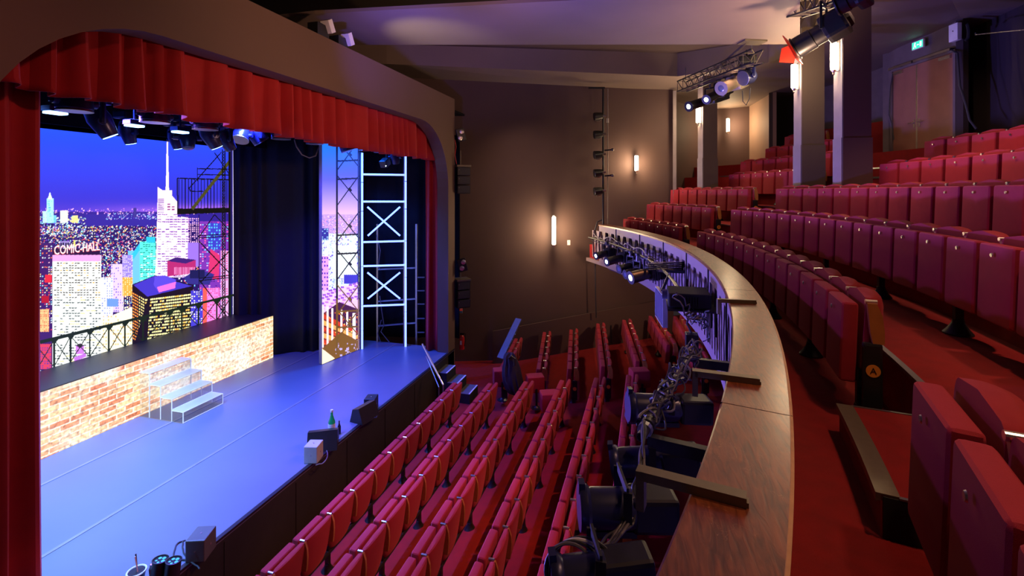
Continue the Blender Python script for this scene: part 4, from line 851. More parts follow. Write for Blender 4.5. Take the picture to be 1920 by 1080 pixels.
def moving_head(p, aim, s, lab, group, lens=LENSD, drum=False):
    """p: underside of base"""
    t = thing('moving_head_light', lab, 'stage light', tuple(p), 0, group); aim = Vector(aim).normalized(); q = basis(aim)
    m = MB(); m.box((0, 0, .07*s), (.36*s, .36*s, .16*s), bev=.03*s); m.cyl((0, 0, .15*s), (0, 0, .32*s), .02*s); m.build('base', BLACK, t)
    c = Vector((0, 0, -.30*s)); sd = aim.cross(Vector((0, 0, 1))); sd = sd.normalized() if sd.length > .05 else Vector((0, 1, 0)); 
    m = MB(); m.box((0, 0, -.03*s), (.16*s, .16*s, .05*s))
    for k in (-1, 1):
        m.tube([Vector((0, 0, -.03*s))+sd*k*.06*s, sd*k*.19*s+Vector((0, 0, -.05*s)), sd*k*.22*s+Vector((0, 0, -.12*s)), sd*k*.22*s+c+Vector((0, 0, -.03*s))], .035*s, 8)
        m.cyl(c+sd*k*.15*s, c+sd*k*.23*s, .05*s)
    m.build('yoke', BLUEC, t, smooth=True)
    m = MB()
    prof = [(-.2*s, .05*s), (-.19*s, .12*s), (-.1*s, .17*s), (.08*s, .175*s), (.1*s, .16*s)] if drum else [(-.2*s, .07*s), (-.18*s, .12*s), (-.05*s, .145*s), (.1*s, .12*s), (.2*s, .105*s), (.21*s, .1*s)]
    m.lathe(c, aim, prof, 20); hd = m.build('head', BLUEC, t, smooth=True)
    e = prof[-1]; m = MB(); m.lathe(c+aim*(e[0]+.001), aim, [(0, e[1]*.92), (.008*s, e[1]*.9), (.012*s, .2*e[1])], 20); m.build('lens', lens, hd)
    if drum:
        m = MB(); m.lathe(c+aim*(.1*s), aim, [(-.01, .172*s), (.012*s, .176*s), (.014*s, .165*s)], 24); m.build('ring', STEEL, hd)
    return t
GH = 'moving head lights above the stage'
m = MB(); m.cyl((-6.5, 2.6, ZC+1.72), (-6.5, 12.2, ZC+1.72), .03); o = m.build('lighting_pipe', BLACK); tag(o, 'black pipe behind the valance carrying the front stage lights', 'pipe')
m = MB(); m.cyl((-7.7, 2.6, ZC+1.74), (-7.7, 12.2, ZC+1.74), .03); o = m.build('lighting_pipe', BLACK); tag(o, 'black pipe deeper over the stage carrying more lights', 'pipe')
heads = [(140, 168, -6.5, (0, 0, -1), 1.0, 1, LENSD, 'big drum shaped stage light nearest the left curtain'), (190, 195, -6.9, (.25, .45, -1), .95, 0, LENSB, 'slim stage light tilted down beside the biggest drum light'),
    (291, 205, -6.5, (0, 0, -1), 1.0, 1, LENSD, 'drum shaped stage light, second from the left curtain'), (385, 225, -6.5, (0, 0, -1), 1.0, 1, LENSD, 'drum shaped stage light above the city spire'),
    (352, 217, -7.6, (.3, -.2, -1), .9, 0, LENSD, 'slim stage light left of the drum light over the spire'), (395, 242, -6.9, (.2, .5, -1), .95, 0, LENSB, 'slim stage light hanging low in front of the city sky'),
    (424, 228, -7.3, (.2, .5, -1), .9, 0, LENSD, 'slim stage light right of the spire drum light'), (452, 233, -7.6, (.2, -.5, -1), .9, 1, LENSB, 'glowing blue stage light over the dark drape'),
    (485, 236, -7.5, (.4, .6, -1), .9, 1, LENSB, 'tilted glowing stage light over the dark drape'), (527, 250, -6.5, (0, 0, -1), .95, 1, LENSD, 'drum stage light hanging over the middle of the drape'),
    (590, 260, -6.5, (0, 0, -1), .95, 1, LENSD, 'drum stage light at the right edge of the drape'), (651, 262, -6.7, (.3, .2, -1), 1, 1, LENSD, 'stage light in front of the side led panel'),
    (683, 275, -6.6, (0, 0, -1), .85, 1, LENSD, 'small stage light at the top of the glowing tower'), (712, 278, -6.6, (0, 0, -1), .85, 1, LENSD, 'small stage light over the middle of the glowing tower'),
    (741, 282, -6.6, (0, .2, -1), .85, 0, LENSD, 'small stage light over the right post of the glowing tower'), (240, 214, -8.2, (0, .3, -1), .8, 0, LENSB, 'small far stage light between the first two drum lights'), (330, 222, -8.3, (0, .3, -1), .8, 0, LENSB, 'small far stage light with a bright lens left of the spire')]
for x, y, X, aim, s, drum, lens, lab in heads:
    p = px(x, y, X=X); p.z = ZC+1.36 if drum else ZC+1.2; moving_head(p, aim, s, lab, GH, lens, bool(drum))
for x, dx_, y, w, lab in ((104, 0, 212, .09, 'glowing batten lamp left of the first drum light'), (252, 0, 236, .09, 'glowing batten lamp left of the second drum light'), (338, 0, 248, .09, 'glowing batten lamp low over the city sky')):
    t = thing('batten_lamp', lab, 'stage light', tuple(px(x, y, X=-7.2)), 0, 'short bright batten lamps')
    m = MB(); m.box((0, 0, 0), (.14, .2, .03), bev=.01); m.build('lit_strip', LENSB, t); m = MB(); m.box((0, 0, .05), (.16, .22, .07), bev=.01); m.box((0, 0, .35), (.02, .02, .6)); m.build('housing', BLUEC, t)
p = px(722, 305, X=-6.9); t = thing('barn_door_light', 'black lamp with flaps hanging inside the glowing tower top', 'stage light', tuple(p))
m = MB(); m.box((0, 0, 0), (.2, .25, .2), Matrix.Rotation(.5, 3, 'X'), bev=.02); m.box((0, .05, .2), (.03, .03, .4)); m.build('housing', BLACK, t); m = MB(); m.box((.08, -.03, -.06), (.02, .16, .02), Matrix.Rotation(.5, 3, 'X')); m.build('bright_slot', LENSW, t)
m = MB(); m.tube([px(x, y, X=-6.6) for x, y in ((552, 262), (556, 275), (566, 290), (580, 296), (592, 292), (598, 275))], .012); tag(m.build('hanging_cable', CABLEG), 'pale cable looping below the valance over the dark drape', 'cable')
m = MB(); m.tube([px(x, y, D=13.3) for x, y in ((572, 300), (580, 320), (590, 340), (600, 352))], .01); tag(m.build('hanging_cable', CABLE), 'thin dark cable hanging in front of the dark drape', 'cable')
# lighting pipe and lamps along the balcony front
GB = 'spotlights hung along the balcony front'
m = MB(); pts = [arc(RAD(a), 16.12, ZC-1.32-.0) for a in np.linspace(29.4, 2, 30)]; m.tube(pts, .026, 8); tag(m.build('lighting_bar', BLACK), 'long curved black bar along the far balcony front', 'bar')
far = [((1117, 480), 15.75, .62, .1, LENSW, 'lit spotlight on the balcony front, farthest from the camera'), ((1137, 491), 15.75, .8, .11, LENSW, 'lit spotlight on the balcony front, second from the side wall'), ((1160, 505), 15.75, .55, .1, LENSD, 'unlit ribbed spotlight below the far end of the balcony front'), ((1172, 515), 15.8, .55, .1, LENSD, 'unlit ribbed spotlight just behind the largest lit balcony spotlight'), ((1182, 521), 15.75, .75, .13, LENSW, 'lit spotlight on the balcony front, the largest of the far ones')]
for (x, y), R, L, r, ln, lab in far:
    p = px(x, y, R=R, far=True) if x > 0 else None
    if p.xy.length > 13.4 and x > 1150: D = 11.5-(x-1160)*.06; p = px(x, y, D=D)
    u = Vector((p.x-CX, p.y-CY, 0)).normalized(); b = u*.85+Vector((0, .38, .16)); c2 = p+b*L*.5; ang = math.atan2(c2.y-CY, c2.x-CX); 
    profile_spot(p, -b, L, r, lab, GB, ln, BLACK, clamp_to=Vector((c2.x, c2.y, max(ZC-1.32, c2.z+.15))))
# dark flood with open flaps
p = px(1255, 508, D=8.2); t = thing('lamp_cradle', 'black metal lamp frame with bright clips on the balcony front', 'stage light', tuple(p))
m = MB(); 
for k in range(4): m.bar((-.35, 0, .03*k), (.25, .1, .05+.03*k), .02)
m.box((.05, .05, .0), (.5, .2, .05)); m.build('frame', BLACK, t)
m = MB(); m.bar((-.3, -.02, .13), (.1, -.02, .16), .015); m.box((-.15, -.12, .02), (.06, .02, .04)); m.build('clip', SILVER, t)
# projector shelf
p = px(1290, 566, D=5.9); t = thing('projector', 'dark projector box on a shelf off the balcony front', 'projector', (p.x, p.y, p.z))
m = MB(); m.box((0, 0, .06), (.48, .5, .17), bev=.02); 
for k in range(6): m.box((-.05+.03*k, -.255, .06), (.012, .01, .1))
m.build('case', MATTE, t); m = MB(); m.cyl((-.24, .1, .06), (-.3, .1, .06), .06, n=20); m.build('lens', LENSD, t); m = MB(); m.box((.03, 0, -.05), (.56, .56, .02)); m.box((.3, -.2, -.2), (.04, .04, .3)); m.box((.3, .2, -.2), (.04, .04, .3)); m.build('shelf', BLACK, t)
p = px(1297, 585, D=5.6); t = thing('junction_box', 'black box with cables below the projector shelf', 'box', (p.x, p.y, p.z-.35)); m = MB(); m.box((0, 0, 0), (.14, .16, .2), bev=.01); m.build('case', BLACK, t); m = MB(); m.tube([(0, 0, .1), (-.05, .05, .2), (-.03, 0, .3)], .012); m.build('lead', CABLE, t)
# prompt monitor
a, b = px(1232.5, D=7.9), px(1247, D=7.2); zc = ZC-(574-360)/FPX*7.55; d = (b-a); u = d.normalized(); c = (a+b)/2; rzm = Matrix.Rotation(math.atan2(u.y, u.x), 3, 'Z'); rz2 = rzm
t = thing('prompt_monitor', 'flat monitor with pale frame hanging under the balcony front', 'monitor', (c.x, c.y, zc)); nrm = Vector((u.y, -u.x, 0)); nrm = nrm if nrm.x < 0 else -nrm
m = MB(); m.box((0, 0, 0), (d.length, .05, .46), rz2, bev=.008); m.build('case', BLACK, t)
m = MB(); 
for s in (-1, 1): m.box(u*s*(d.length/2+.008)+nrm*0, (.016, .07, .48), rz2); m.box(Vector((0, 0, s*.235)), (d.length, .07, .016), rz2)
m.build('pale_frame', mat('pale_frame_metal', (.5, .6, .7), .3, .4), t); m = MB(); m.box(nrm*.028, (d.length-.04, .004, .42), rz2); m.build('screen', LENSD, t)
m = MB(); m.bar((0, 0, .2), (.12, 0, .5), .04); m.build('hanger', BLACK, t)
# near pipe, lamps, cables
pa, pb = px(1201, 820, D=2.66), px(1299, 652, D=4.12); pa.z = pb.z = ZC-1.36
pd = (pb-pa).normalized(); t = thing('lighting_bar', 'short steel scaffold bar on the near balcony front', 'bar', tuple(pa))
L = (pb-pa).length; n = 20
vs = []
m = MB(); ring = [(0, .019), (0, .026), (L, .026), (L, .019), (.005, .0185)]; m.lathe((0, 0, 0), pd, [(.003, .02), (0, .0205), (0, .026), (L, .026), (L, .02)], 20); m.build('tube', mat('tube_grey', (.12, .11, .1), .4, .6), t, smooth=True)
m = MB(); m.lathe((0, 0, 0), -pd, [(0, .019), (.0015, .019)], 20); m.build('bore', MATTE, t)
m = MB(); m.lathe(pd*.14, pd, [(0, .034), (.005, .042), (.16, .042), (.165, .034)], 20); m.build('sleeve', BLACK, t, smooth=True)
for q, lab in ((.1, 'outrigger arm carrying the near end of the lighting bar'), (L-.12, 'outrigger arm carrying the far end of the lighting bar')):
    s = pa+pd*q; e_ = Vector((s.x-CX, s.y-CY, 0)).normalized(); gap = 16.44-Vector((s.x-CX, s.y-CY, 0)).length
    t = thing('outrigger_arm', lab, 'bracket', tuple(s)); m = MB(); m.bar(e_*.02+Vector((0, 0, -.06)), e_*gap+Vector((0, 0, -.06)), .05, .07); m.build('arm', BLACK, t); m = MB(); m.cyl(-pd*.02, pd*.02, .042); m.build('collar', STEEL, t)
def near_spot(lens_px, D, b_dir, L, r, lab):
    p = px(*lens_px, D=D); b = Vector(b_dir).normalized(); d = -b; q = basis(b); t = thing('profile_spotlight', lab, 'spotlight', tuple(p), 0, 'large spotlights under the near lighting bar')
    m = MB(); m.lathe((0, 0, 0), b, [(.03, r*.92), (.05, r*.96), (L*.62, r*.96), (L*.63, r*.82), (L, r*.78)], 28); body = m.build('barrel', mat('lamp_blue_black', (.035, .04, .10), .3, .3), t, smooth=True)
    m = MB(); m.lathe((0, 0, 0), b, [(-.012, r*1.04), (0, r*1.1), (.025, r*1.1), (.04, r*.98)], 28); m.build('front_ring', BLUEC, t, smooth=True)
    m = MB(); m.lathe(b*.002, d, [(0, r*.9), (.013, r*.8)], 24); m.build('lens', LENSD, t)
    up = Vector((0, 0, 1)); sd = b.cross(up).normalized(); u2 = sd.cross(b)
    m = MB()
    for k in range(4): m.box(b*L*.36-u2*r*(.80+.10*k)-sd*r*(.5-.12*k), (L*.6, .012, .014), Matrix((b, sd, u2)).transposed())
    m.box(b*L*.36-u2*r*.98, (L*.56, r*1.2, .03), Matrix((b, sd, u2)).transposed()); m.build('lower_rib', BLACK, t)
    m = MB(); m.box(b*L*.34-u2*r*.55-sd*r*.80, (L*.5, .006, .035), Matrix((b, sd, u2)).transposed()); m.box(b*L*.34-u2*r*.2-sd*r*.95, (L*.5, .006, .012), Matrix((b, sd, u2)).transposed()); m.build('side_rail', STEEL, t)
    m = MB(); m.box(b*.0+u2*r*1.1, (.03, .05, .05), Matrix((b, sd, u2)).transposed()); m.build('top_catch', BLUEC, t); m = MB(); m.box(b*.02-u2*r*1.12-sd*r*.6, (.05, .12, .03), Matrix((b, sd, u2)).transposed()); m.build('front_catch', BLUEC, t)
    m = MB(); c = b*L*.5
    for s in (-1, 1): m.bar(c+sd*s*r*1.15, c+sd*s*r*1.15+up*r*1.5, .012, .04)
    m.bar(c-sd*r*1.15+up*r*1.5, c+sd*r*1.15+up*r*1.5, .012, .04); m.cyl(c-sd*r*1.3, c-sd*r*1.0, .022); m.build('yoke', BLACK, t)
    m = MB(); m.box(b*L*.86, (.22, r*1.7, r*1.7), Matrix((b, sd, u2)).transposed(), bev=.02); m.build('lamp_house', BLACK, t); return t
near_spot((1180, 762), 3.35, (.96, .25, -.03), .52, .095, 'large blue black spotlight below the top of the cable bundle')
near_spot((1150, 868), 2.85, (.96, .05, .16), .44, .088, 'large spotlight tilted up below the open pipe end')
near_spot((1090, 952), 2.33, (.96, .26, .0), .40, .095, 'largest near spotlight with pale side rail beside the wooden rail')
near_spot((1040, 1085), 1.95, (.93, .3, .1), .34, .08, 'blue spotlight at the bottom edge among coiled cables')
rr = random.Random(11); GC = 'cables tied along the near lighting bar'
def wob(pts, amp, n=40):
    P = [Vector(p) for p in pts]; out = []; ph = [rr.uniform(0, 6) for _ in range(6)]
    for i in range(n+1):
        f = i/n*(len(P)-1); k = min(int(f), len(P)-2); f -= k; p0, p1, p2, p3 = P[max(k-1, 0)], P[k], P[k+1], P[min(k+2, len(P)-1)]
        q = .5*((2*p1)+(p2-p0)*f+(2*p0-5*p1+4*p2-p3)*f*f+(3*p1-p0-3*p2+p3)*f**3); s = i/n*14
        out.append(q+Vector((math.sin(s*1.3+ph[0])+.6*math.sin(s*2.7+ph[1]), math.sin(s*1.1+ph[2])+.6*math.sin(s*2.3+ph[3]), math.sin(s*1.6+ph[4])+.6*math.sin(s*2.9+ph[5])))*amp)
    return out
cols = [CABLE, CABLEG, CABLE, BLUEC, CABLE, CABLEG, CABLE, CABLE]
for i in range(12):
    m = MB(); r = .0055+.002*(i % 3); j = Vector((rr.uniform(-.05, .05), rr.uniform(-.03, .03), rr.uniform(-.02, .07)))
    m.tube(wob([pb+j, pb.lerp(pa, .3)+j, pb.lerp(pa, .6)+j*.7, pa.lerp(pb, .1)+j*.5], .032, 60), r, 6)
    tag(m.build('bundled_cable', cols[i % 8]), '%s cable in the thick tangle along the near lighting bar' % ('grey' if cols[i % 8] is CABLEG else 'blue black' if cols[i % 8] is BLUEC else 'black'), 'cable', GC+(' grey' if cols[i % 8] is CABLEG else ' blue' if cols[i % 8] is BLUEC else ' black'))
for i in range(5):
    m = MB(); j = i*5-8; D0 = 2.5
    m.tube(wob([pa+Vector((.02, .06, .03+.01*i)), px(1202+j*.4, 870, D=2.4), px(1192+j, 930, D=2.3), px(1165+j, 990, D=2.2), px(1120+j*1.4, 1035, D=2.05), px(1060+j*2, 1100, D=1.9)], .006, 40), .0065+.001*(i % 2), 6)
    tag(m.build('drooping_cable', CABLEG if i % 2 else CABLE), ['leftmost', 'second', 'middle', 'fourth', 'rightmost'][i]+' cable of the strand drooping from the open pipe end', 'cable')
for i in range(4):
    m = MB(); c = px(1068+i*9, 1062+i*4, D=1.95); R_ = .10+.015*i; m.tube([c+Vector((math.cos(a)*R_, math.sin(a)*R_*.6, math.sin(a)*R_*.7-.02)) for a in np.linspace(0, 6.0, 30)], .007, 6)
    tag(m.build('coiled_cable', [CABLEG, CABLE, WHITE, CABLE][i]), ['grey', 'black', 'thin white', 'outer black'][i]+' coil of cable at the bottom edge by the blue spotlight', 'cable')
# tangled cable along the far front
for i in range(4):
    m = MB(); m.tube(wob([arc(RAD(a), 16.18+.03*(i % 2), ZC-1.24-.05*i-.03*math.sin(a)) for a in np.linspace(29.0, 13-i, 9)], .03, 90), .012, 5)
    tag(m.build('bundled_cable', CABLEG if i % 2 == 0 else CABLE), ['grey cable, uppermost', 'black cable, second', 'grey cable, third', 'black cable, lowest'][i]+' along the far balcony front', 'cable')
for i in range(5):
    m = MB(); D = 5.0+.35*i; m.tube(wob([px(1262+i*14, 548, D=D), px(1285+i*9, 585+i*5, D=D), px(1300+i*7, 600, D=D-.1), px(1325, 590+i*14, D=D-.2)], .03, 30), .008, 5)
    tag(m.build('looped_cable', CABLE), '%s of the loose cable loops below the projector shelf' % ['first', 'second', 'third', 'fourth', 'fifth'][i], 'cable')
# ------------------------------------------------------------------ side wall fittings
p = px(1131, 165, D=14.75); pz0 = px(1131, 432, D=14.75); t = thing('lamp_boom', 'black vertical pole on the side wall carrying five lamps', 'pole', (pz0.x, pz0.y, pz0.z))
m = MB(); m.cyl((0, 0, 0), (0, 0, p.z-pz0.z), .03); m.build('pole', BLACK, t); m = MB(); m.bar(Vector((-.45*C_, -.45*S_, p.z-pz0.z)), Vector((.05, 0, p.z-pz0.z)), .05); m.build('top_arm', BLACK, t)
m = MB(); m.cyl(Vector((C_, S_, 0))*.16+nw*-.1, Vector((C_, S_, 0))*.16+nw*-.1+Vector((0, 0, p.z-pz0.z)), .015); m.build('wall_cable', PILLF, t)
for i, y in enumerate((217, 251, 289, 323, 357)):
    q = px(1131, y, D=14.7); d = Vector((-.9, -.35, -.12)).normalized(); t = thing('par_can', 'round lamp on the side wall boom, %s' % ['highest of the five', 'second from the top', 'middle one', 'second from the bottom', 'lowest of the five'][i], 'lamp', tuple(q), 0, 'five lamps on the wall boom')
    m = MB(); m.lathe(-d*-.02, d, [(0, .05), (.02, .1), (.14, .12), (.26, .125), (.27, .115)], 18); m.build('can', BLACK, t, smooth=True)
    m = MB(); m.lathe(d*.27, d, [(0, .11), (.012, .09)], 18); m.build('lens', LENSD, t); m = MB(); m.tube([Vector((0, 0, -.02)), d*.1+Vector((0, 0, -.14)), d*.2+Vector((0, 0, -.14)), d*.22+Vector((0, 0, 0.))], .016); m.cyl((-.06, 0, 0), (.08, 0.02, 0), .03); m.build('yoke', SILVER if i > 2 else STEEL, t)
for y, lab in ((282, 'small dark side clamp with knob beside the middle boom lamp'), (330, 'small dark side clamp beside the fourth boom lamp')):
    q = px(1143, y, D=14.65); t = thing('boom_clamp', lab, 'clamp', tuple(q)); m = MB(); m.cyl((-.15, 0, 0), (.05, 0, .02), .025); m.build('arm', BLACK, t); m = MB(); m.lathe((.05, 0, .02), (1, 0, 0), [(0, .04), (.06, .05), (.08, .03)], 12); m.build('knob', BRONZE, t)
m = MB(); m.tube([px(x, y, D=14.8) for x, y in ((1130, 412), (1120, 416), (1116, 430), (1116, 500), (1117, 560), (1118, 596))], .02); tag(m.build('wall_cable', CABLE), 'black cable running down the side wall below the boom', 'cable')
m = MB(); q = px(1146, 610, D=15.1); m.bar(q, q+Vector((0, 0, -.55)), .03); tag(m.build('wall_batten', BLACK), 'short dark batten low on the side wall', 'batten')
for x, y, w, h2, lab in ((1066.5, 455, .09, .15, 'white switch plate right of the tall wall lamp'), (1139.5, 226, .06, .14, 'small white double switch beside the upper boom')):
    q = px(x, y, D=15.0 if x < 1100 else 15.15); t = thing('switch_plate', lab, 'switch', tuple(q)); m = MB(); m.box((0, 0, 0), (w, .02, h2), Matrix.Rotation(TH, 3, 'Z'), bev=.004); m.build('plate', WHITE, t); m = MB(); m.box(nw*.012+Vector((0, 0, .03)), (w*.4, .01, .03), Matrix.Rotation(TH, 3, 'Z')); m.build('rocker', GREYP, t)
# speaker arrays beside the portal
def array(x, y, n, lab, D=13.6):
    q = px(x, y, D=D); rz_ = RAD(-48); t = thing('speaker_array', lab, 'speaker', tuple(q), rz_, 'speaker columns beside the portal')
    m = MB(); m.box((0, 0, .05), (.40, .42, .06), bev=.01); m.bar((-.1, 0, .06), (-.1, 0, .5), .02); m.build('fly_frame', BRONZE, t)
    for k in range(n):
        m = MB(); m.box((0, 0, -.1-.25*k), (.36, .38, .235), Matrix.Rotation(RAD(2*k), 3, 'Y'), bev=.012); c = m.build('cabinet', BLACK, t)
        m = MB(); m.box((.183, 0, -.1-.25*k), (.006, .34, .20), Matrix.Rotation(RAD(2*k), 3, 'Y')); m.build('grille', mat('speaker_grille', (.05, .05, .048), .7, noise=200, amt=.6), c)
        m = MB(); m.cyl((.185, -.15, -.06-.25*k), (.192, -.15, -.06-.25*k), .008); m.build('screw', SILVER, c)
    return t
array(866, 315, 3, 'black three part speaker column hanging high beside the portal'); array(866, 527, 3, 'black speaker column hanging low beside the portal')
m = MB(); m.tube([px(x, y, D=13.5) for x, y in ((853, 262), (855, 275), (853, 290), (856, 308))], .012); tag(m.build('hanging_cable', EXTR), 'red cable above the upper speaker column', 'cable')
for x, y, lab in ((864, 253, 'twin flood lamp above the upper speaker column'), (867, 497, 'twin flood lamp above the lower speaker column')):
    q = px(x, y, D=13.5); t = thing('twin_flood', lab, 'lamp', tuple(q), RAD(-60)); m = MB(); m.box((0, 0, 0), (.1, .24, .36), Matrix.Rotation(.25, 3, 'X'), bev=.02); m.bar((-.1, 0, 0), (-.25, -.1, .1), .04); m.build('housing', BLACK, t)
    for s in (-1, 1): m = MB(); m.lathe((.05, .02*s, .085*s), (1, 0, 0), [(0, .07), (.012, .06), (.02, .02)], 16); m.build('lens', SILVER, t)
q = px(862.5, 581, D=14.85); t = thing('fire_sign', 'small red fire extinguisher sign with flame and bottle under the speakers', 'sign', tuple(q)); RT_ = Matrix.Rotation(TH, 3, 'Z')
m = MB(); m.box((0, 0, 0), (.16, .01, .2), RT_); m.build('plate', WHITE, t); m = MB(); m.box(nw*.007+Vector((0, 0, .03)), (.15, .004, .12), RT_); m.build('red_field', mat('sign_red', (.75, .03, .02), .5, emit=(.8, .05, .03), es=.12), t)
m = MB(); m.box(nw*.007+Vector((0, 0, -.065)), (.15, .004, .05), RT_); m.build('blue_field', mat('sign_blue', (.05, .2, .5), .5), t); m = MB(); m.box(nw*.01+Vector((-.03, 0, .03)), (.02, .003, .08), RT_); m.box(nw*.01+Vector((.03, .01, .035)), (.03, .003, .05), RT_); m.build('symbol', WHITE, t)
q = px(866, 655, D=14.6); t = thing('fire_extinguisher', 'red fire extinguisher hanging on the side wall beside the portal', 'fire extinguisher', tuple(q))
m = MB(); m.lathe((0, 0, 0), (0, 0, 1), [(0, .06), (.01, .078), (.36, .078), (.42, .05), (.44, .025)], 20); m.build('cylinder', EXTR, t, smooth=True); m = MB(); m.box((0, 0, .47), (.12, .04, .05)); m.build('valve', BLACK, t); m = MB(); m.tube([(.05, 0, .48), (.12, -.03, .5), (.13, -.04, .3), (.1, -.05, .12)], .014); m.build('hose', BLACK, t)
m = MB(); m.box((0, -.079, .22), (.06, .004, .12)); m.build('paper_label', WHITE, t)
# ------------------------------------------------------------------ stage edge items
GS = 'three black stage treads'
for i, (xa, xb, z) in enumerate(((-5.2, -4.92, .70), (-4.91, -4.62, .47), (-4.61, -4.3, .24))):
    t = thing('stage_step', 'black stage step with pale nosing, %s' % ['highest, against the stage front', 'middle of the three', 'lowest, on the carpet'][i], 'step', ((xa+xb)/2, 11.58, 0), 0, GS)
    m = MB(); m.box((0, 0, z/2), (xb-xa, .6, z)); m.build('box', MATTE, t); m = MB(); m.box((0, 0, z+.005), (xb-xa, .6, .01)); m.build('tread', mat('tread_grey', (.12, .12, .14), .5), t); m = MB(); m.box(((xb-xa)/2-.015, 0, z+.012), (.035, .58, .008)); m.build('nosing', WHITE, t)
for i, (q0, q1, r) in enumerate((((792, 645, -5.32), (831, 722, -4.5), .02), ((799, 668, -5.2), (823, 726, -4.55), .012))):
    a, b = px(q0[0], q0[1], X=q0[2]), px(q1[0], q1[1], X=q1[2]); m = MB(); m.cyl(a, b, r); t = thing('step_handrail', ['bright silver handrail sloping down beside the stage steps', 'thin grey lower rail beside the stage steps'][i], 'handrail', tuple(b))
    m = MB(); m.cyl(a-b, (0, 0, 0), r); m.build('rail', SILVER if i == 0 else STEEL, t); m = MB(); m.cyl((0, 0, 0), (0, 0, -(b.z)+.02), r*.9); m.build('post', STEEL, t)
def wedge(p, rz_, s, lab):
    t = thing('stage_monitor', lab, 'speaker', tuple(p), rz_); m = MB(); m.prism([(-.17*s, 0), (.17*s, 0), (.10*s, .26*s), (-.06*s, .30*s)], -.24*s, .24*s, Matrix.Rotation(math.pi/2, 4, 'X')); m.build('cabinet', BLACK, t)
    m = MB(); m.bar((.175*s, 0, .02*s), (.11*s, 0, .25*s), .42*s, .01); m.build('grille', mat('speaker_grille', (.05, .05, .048), .7), t); m = MB(); m.box((0, -.243*s, .08*s), (.06, .006, .05)); m.build('jack_plate', STEEL, t)
def boxsp(p, rz_, d, lab, m_=BLACK):
    t = thing('small_speaker', lab, 'speaker', tuple(p), rz_); m = MB(); m.box((0, 0, d[2]/2), d, bev=.012); m.build('cabinet', m_, t); m = MB(); m.cyl((d[0]/2, 0, d[2]*.5), (d[0]/2+.004, 0, d[2]*.5), .012); m.cyl((0, -d[1]/2, d[2]*.5), (0, -d[1]/2-.004, d[2]*.5), .01); m.cyl((0, 0, d[2]), (0, 0, d[2]+.003), .012); m.build('screw', SILVER, t)
    return t
DG = mat('speaker_grey', (.09, .1, .11), .45)
q = px(684, 785, h=4.37); wedge(q, RAD(170), .95, 'black wedge monitor near the far stage edge'); q = px(696, 768, h=4.37); boxsp(q, RAD(15), (.22, .26, .26), 'small dark speaker behind the far wedge monitor')
q = px(606, 838, h=4.37); wedge(q, RAD(120), 1.0, 'black wedge monitor beside the green bottle'); q = px(588, 862, h=4.37); boxsp(q, RAD(14), (.22, .24, .27), 'pale grey speaker box on the stage edge, middle one', mat('speaker_pale', (.35, .36, .38), .45))
q = px(377, 1040, h=4.37); boxsp(q, RAD(20), (.22, .26, .26), 'dark speaker box on the stage edge, nearest the camera', DG)
for pts, lab in (([(596, 850), (610, 842), (614, 855), (606, 868), (592, 872)], 'grey cable looping from the middle speaker box'), ([(348, 1012), (330, 1022), (328, 1045), (345, 1050), (378, 1048)], 'cable looping from the nearest speaker box'), ([(700, 766), (708, 772), (706, 782), (698, 784)], 'short cable behind the far wedge monitor'), ([(343, 1015), (344, 1035), (360, 1055), (376, 1066)], 'second cable beside the nearest speaker box')):
    m = MB(); m.tube(wob([px(x, y, h=4.36-.0) for x, y in pts], .003, 24), .009); tag(m.build('stage_cable', CABLEG if 'grey' in lab else CABLE), lab, 'cable')
def bottle(p, s, m_, cap_, lab, label_band=None):
    t = thing('bottle', lab, 'bottle', tuple(p)); m = MB(); m.lathe((0, 0, 0), (0, 0, 1), [(0, .035*s), (.005, .04*s), (.17*s, .04*s), (.21*s, .025*s), (.25*s, .014*s), (.29*s, .014*s)], 18); m.build('glass', m_, t, smooth=True)
    m = MB(); m.lathe((0, 0, .285*s), (0, 0, 1), [(0, .017*s), (.025*s, .017*s)], 14); m.build('cap', cap_, t)
    if label_band: m = MB(); m.lathe((0, 0, .05*s), (0, 0, 1), [(0, .0412*s), (.10*s, .0412*s)], 18); m.build('paper_label', label_band, t)
bottle(px(622, 817, h=4.37), 1.5, mat('green_glass', (.01, .35, .12), .1, trans=.4, emit=(.0, .3, .12), es=.12), WHITE, 'green glass bottle with white cap on the stage edge', WHITE)
bottle(px(636, 813, h=4.37), .75, mat('dark_glass', (.01, .03, .06), .1), BLACK, 'small dark bottle right of the green bottle')
for x, y, lab in ((294, 1092, 'left one of two floor lamps pointing up on the stage edge'), (319, 1094, 'right one of two floor lamps pointing up on the stage edge')):
    q = px(x, y+10, h=4.37); t = thing('floor_lamp_can', lab, 'lamp', tuple(q)); m = MB(); m.lathe((0, 0, 0), (0.05, .1, 1), [(0, .06), (.01, .075), (.28, .075), (.3, .08), (.302, .07), (.29, .066)], 22); m.build('can', BLACK, t, smooth=True)
    c = Vector((0.05, .1, 1)).normalized()
    for k in range(5): a = k*1.257; m = MB(); m.lathe(c*.288+Vector((math.cos(a)*.038, math.sin(a)*.038, 0)), c, [(0, .02), (.006, .012)], 10); m.build('led_lens', mat('teal_lens', (.1, .5, .45), .1, emit=(.1, .7, .6), es=.35), t)
    m = MB(); m.tube([(-.085, 0, .05), (-.1, 0, .18), (-.08, 0, .24)], .012); m.build('yoke', STEEL, t)
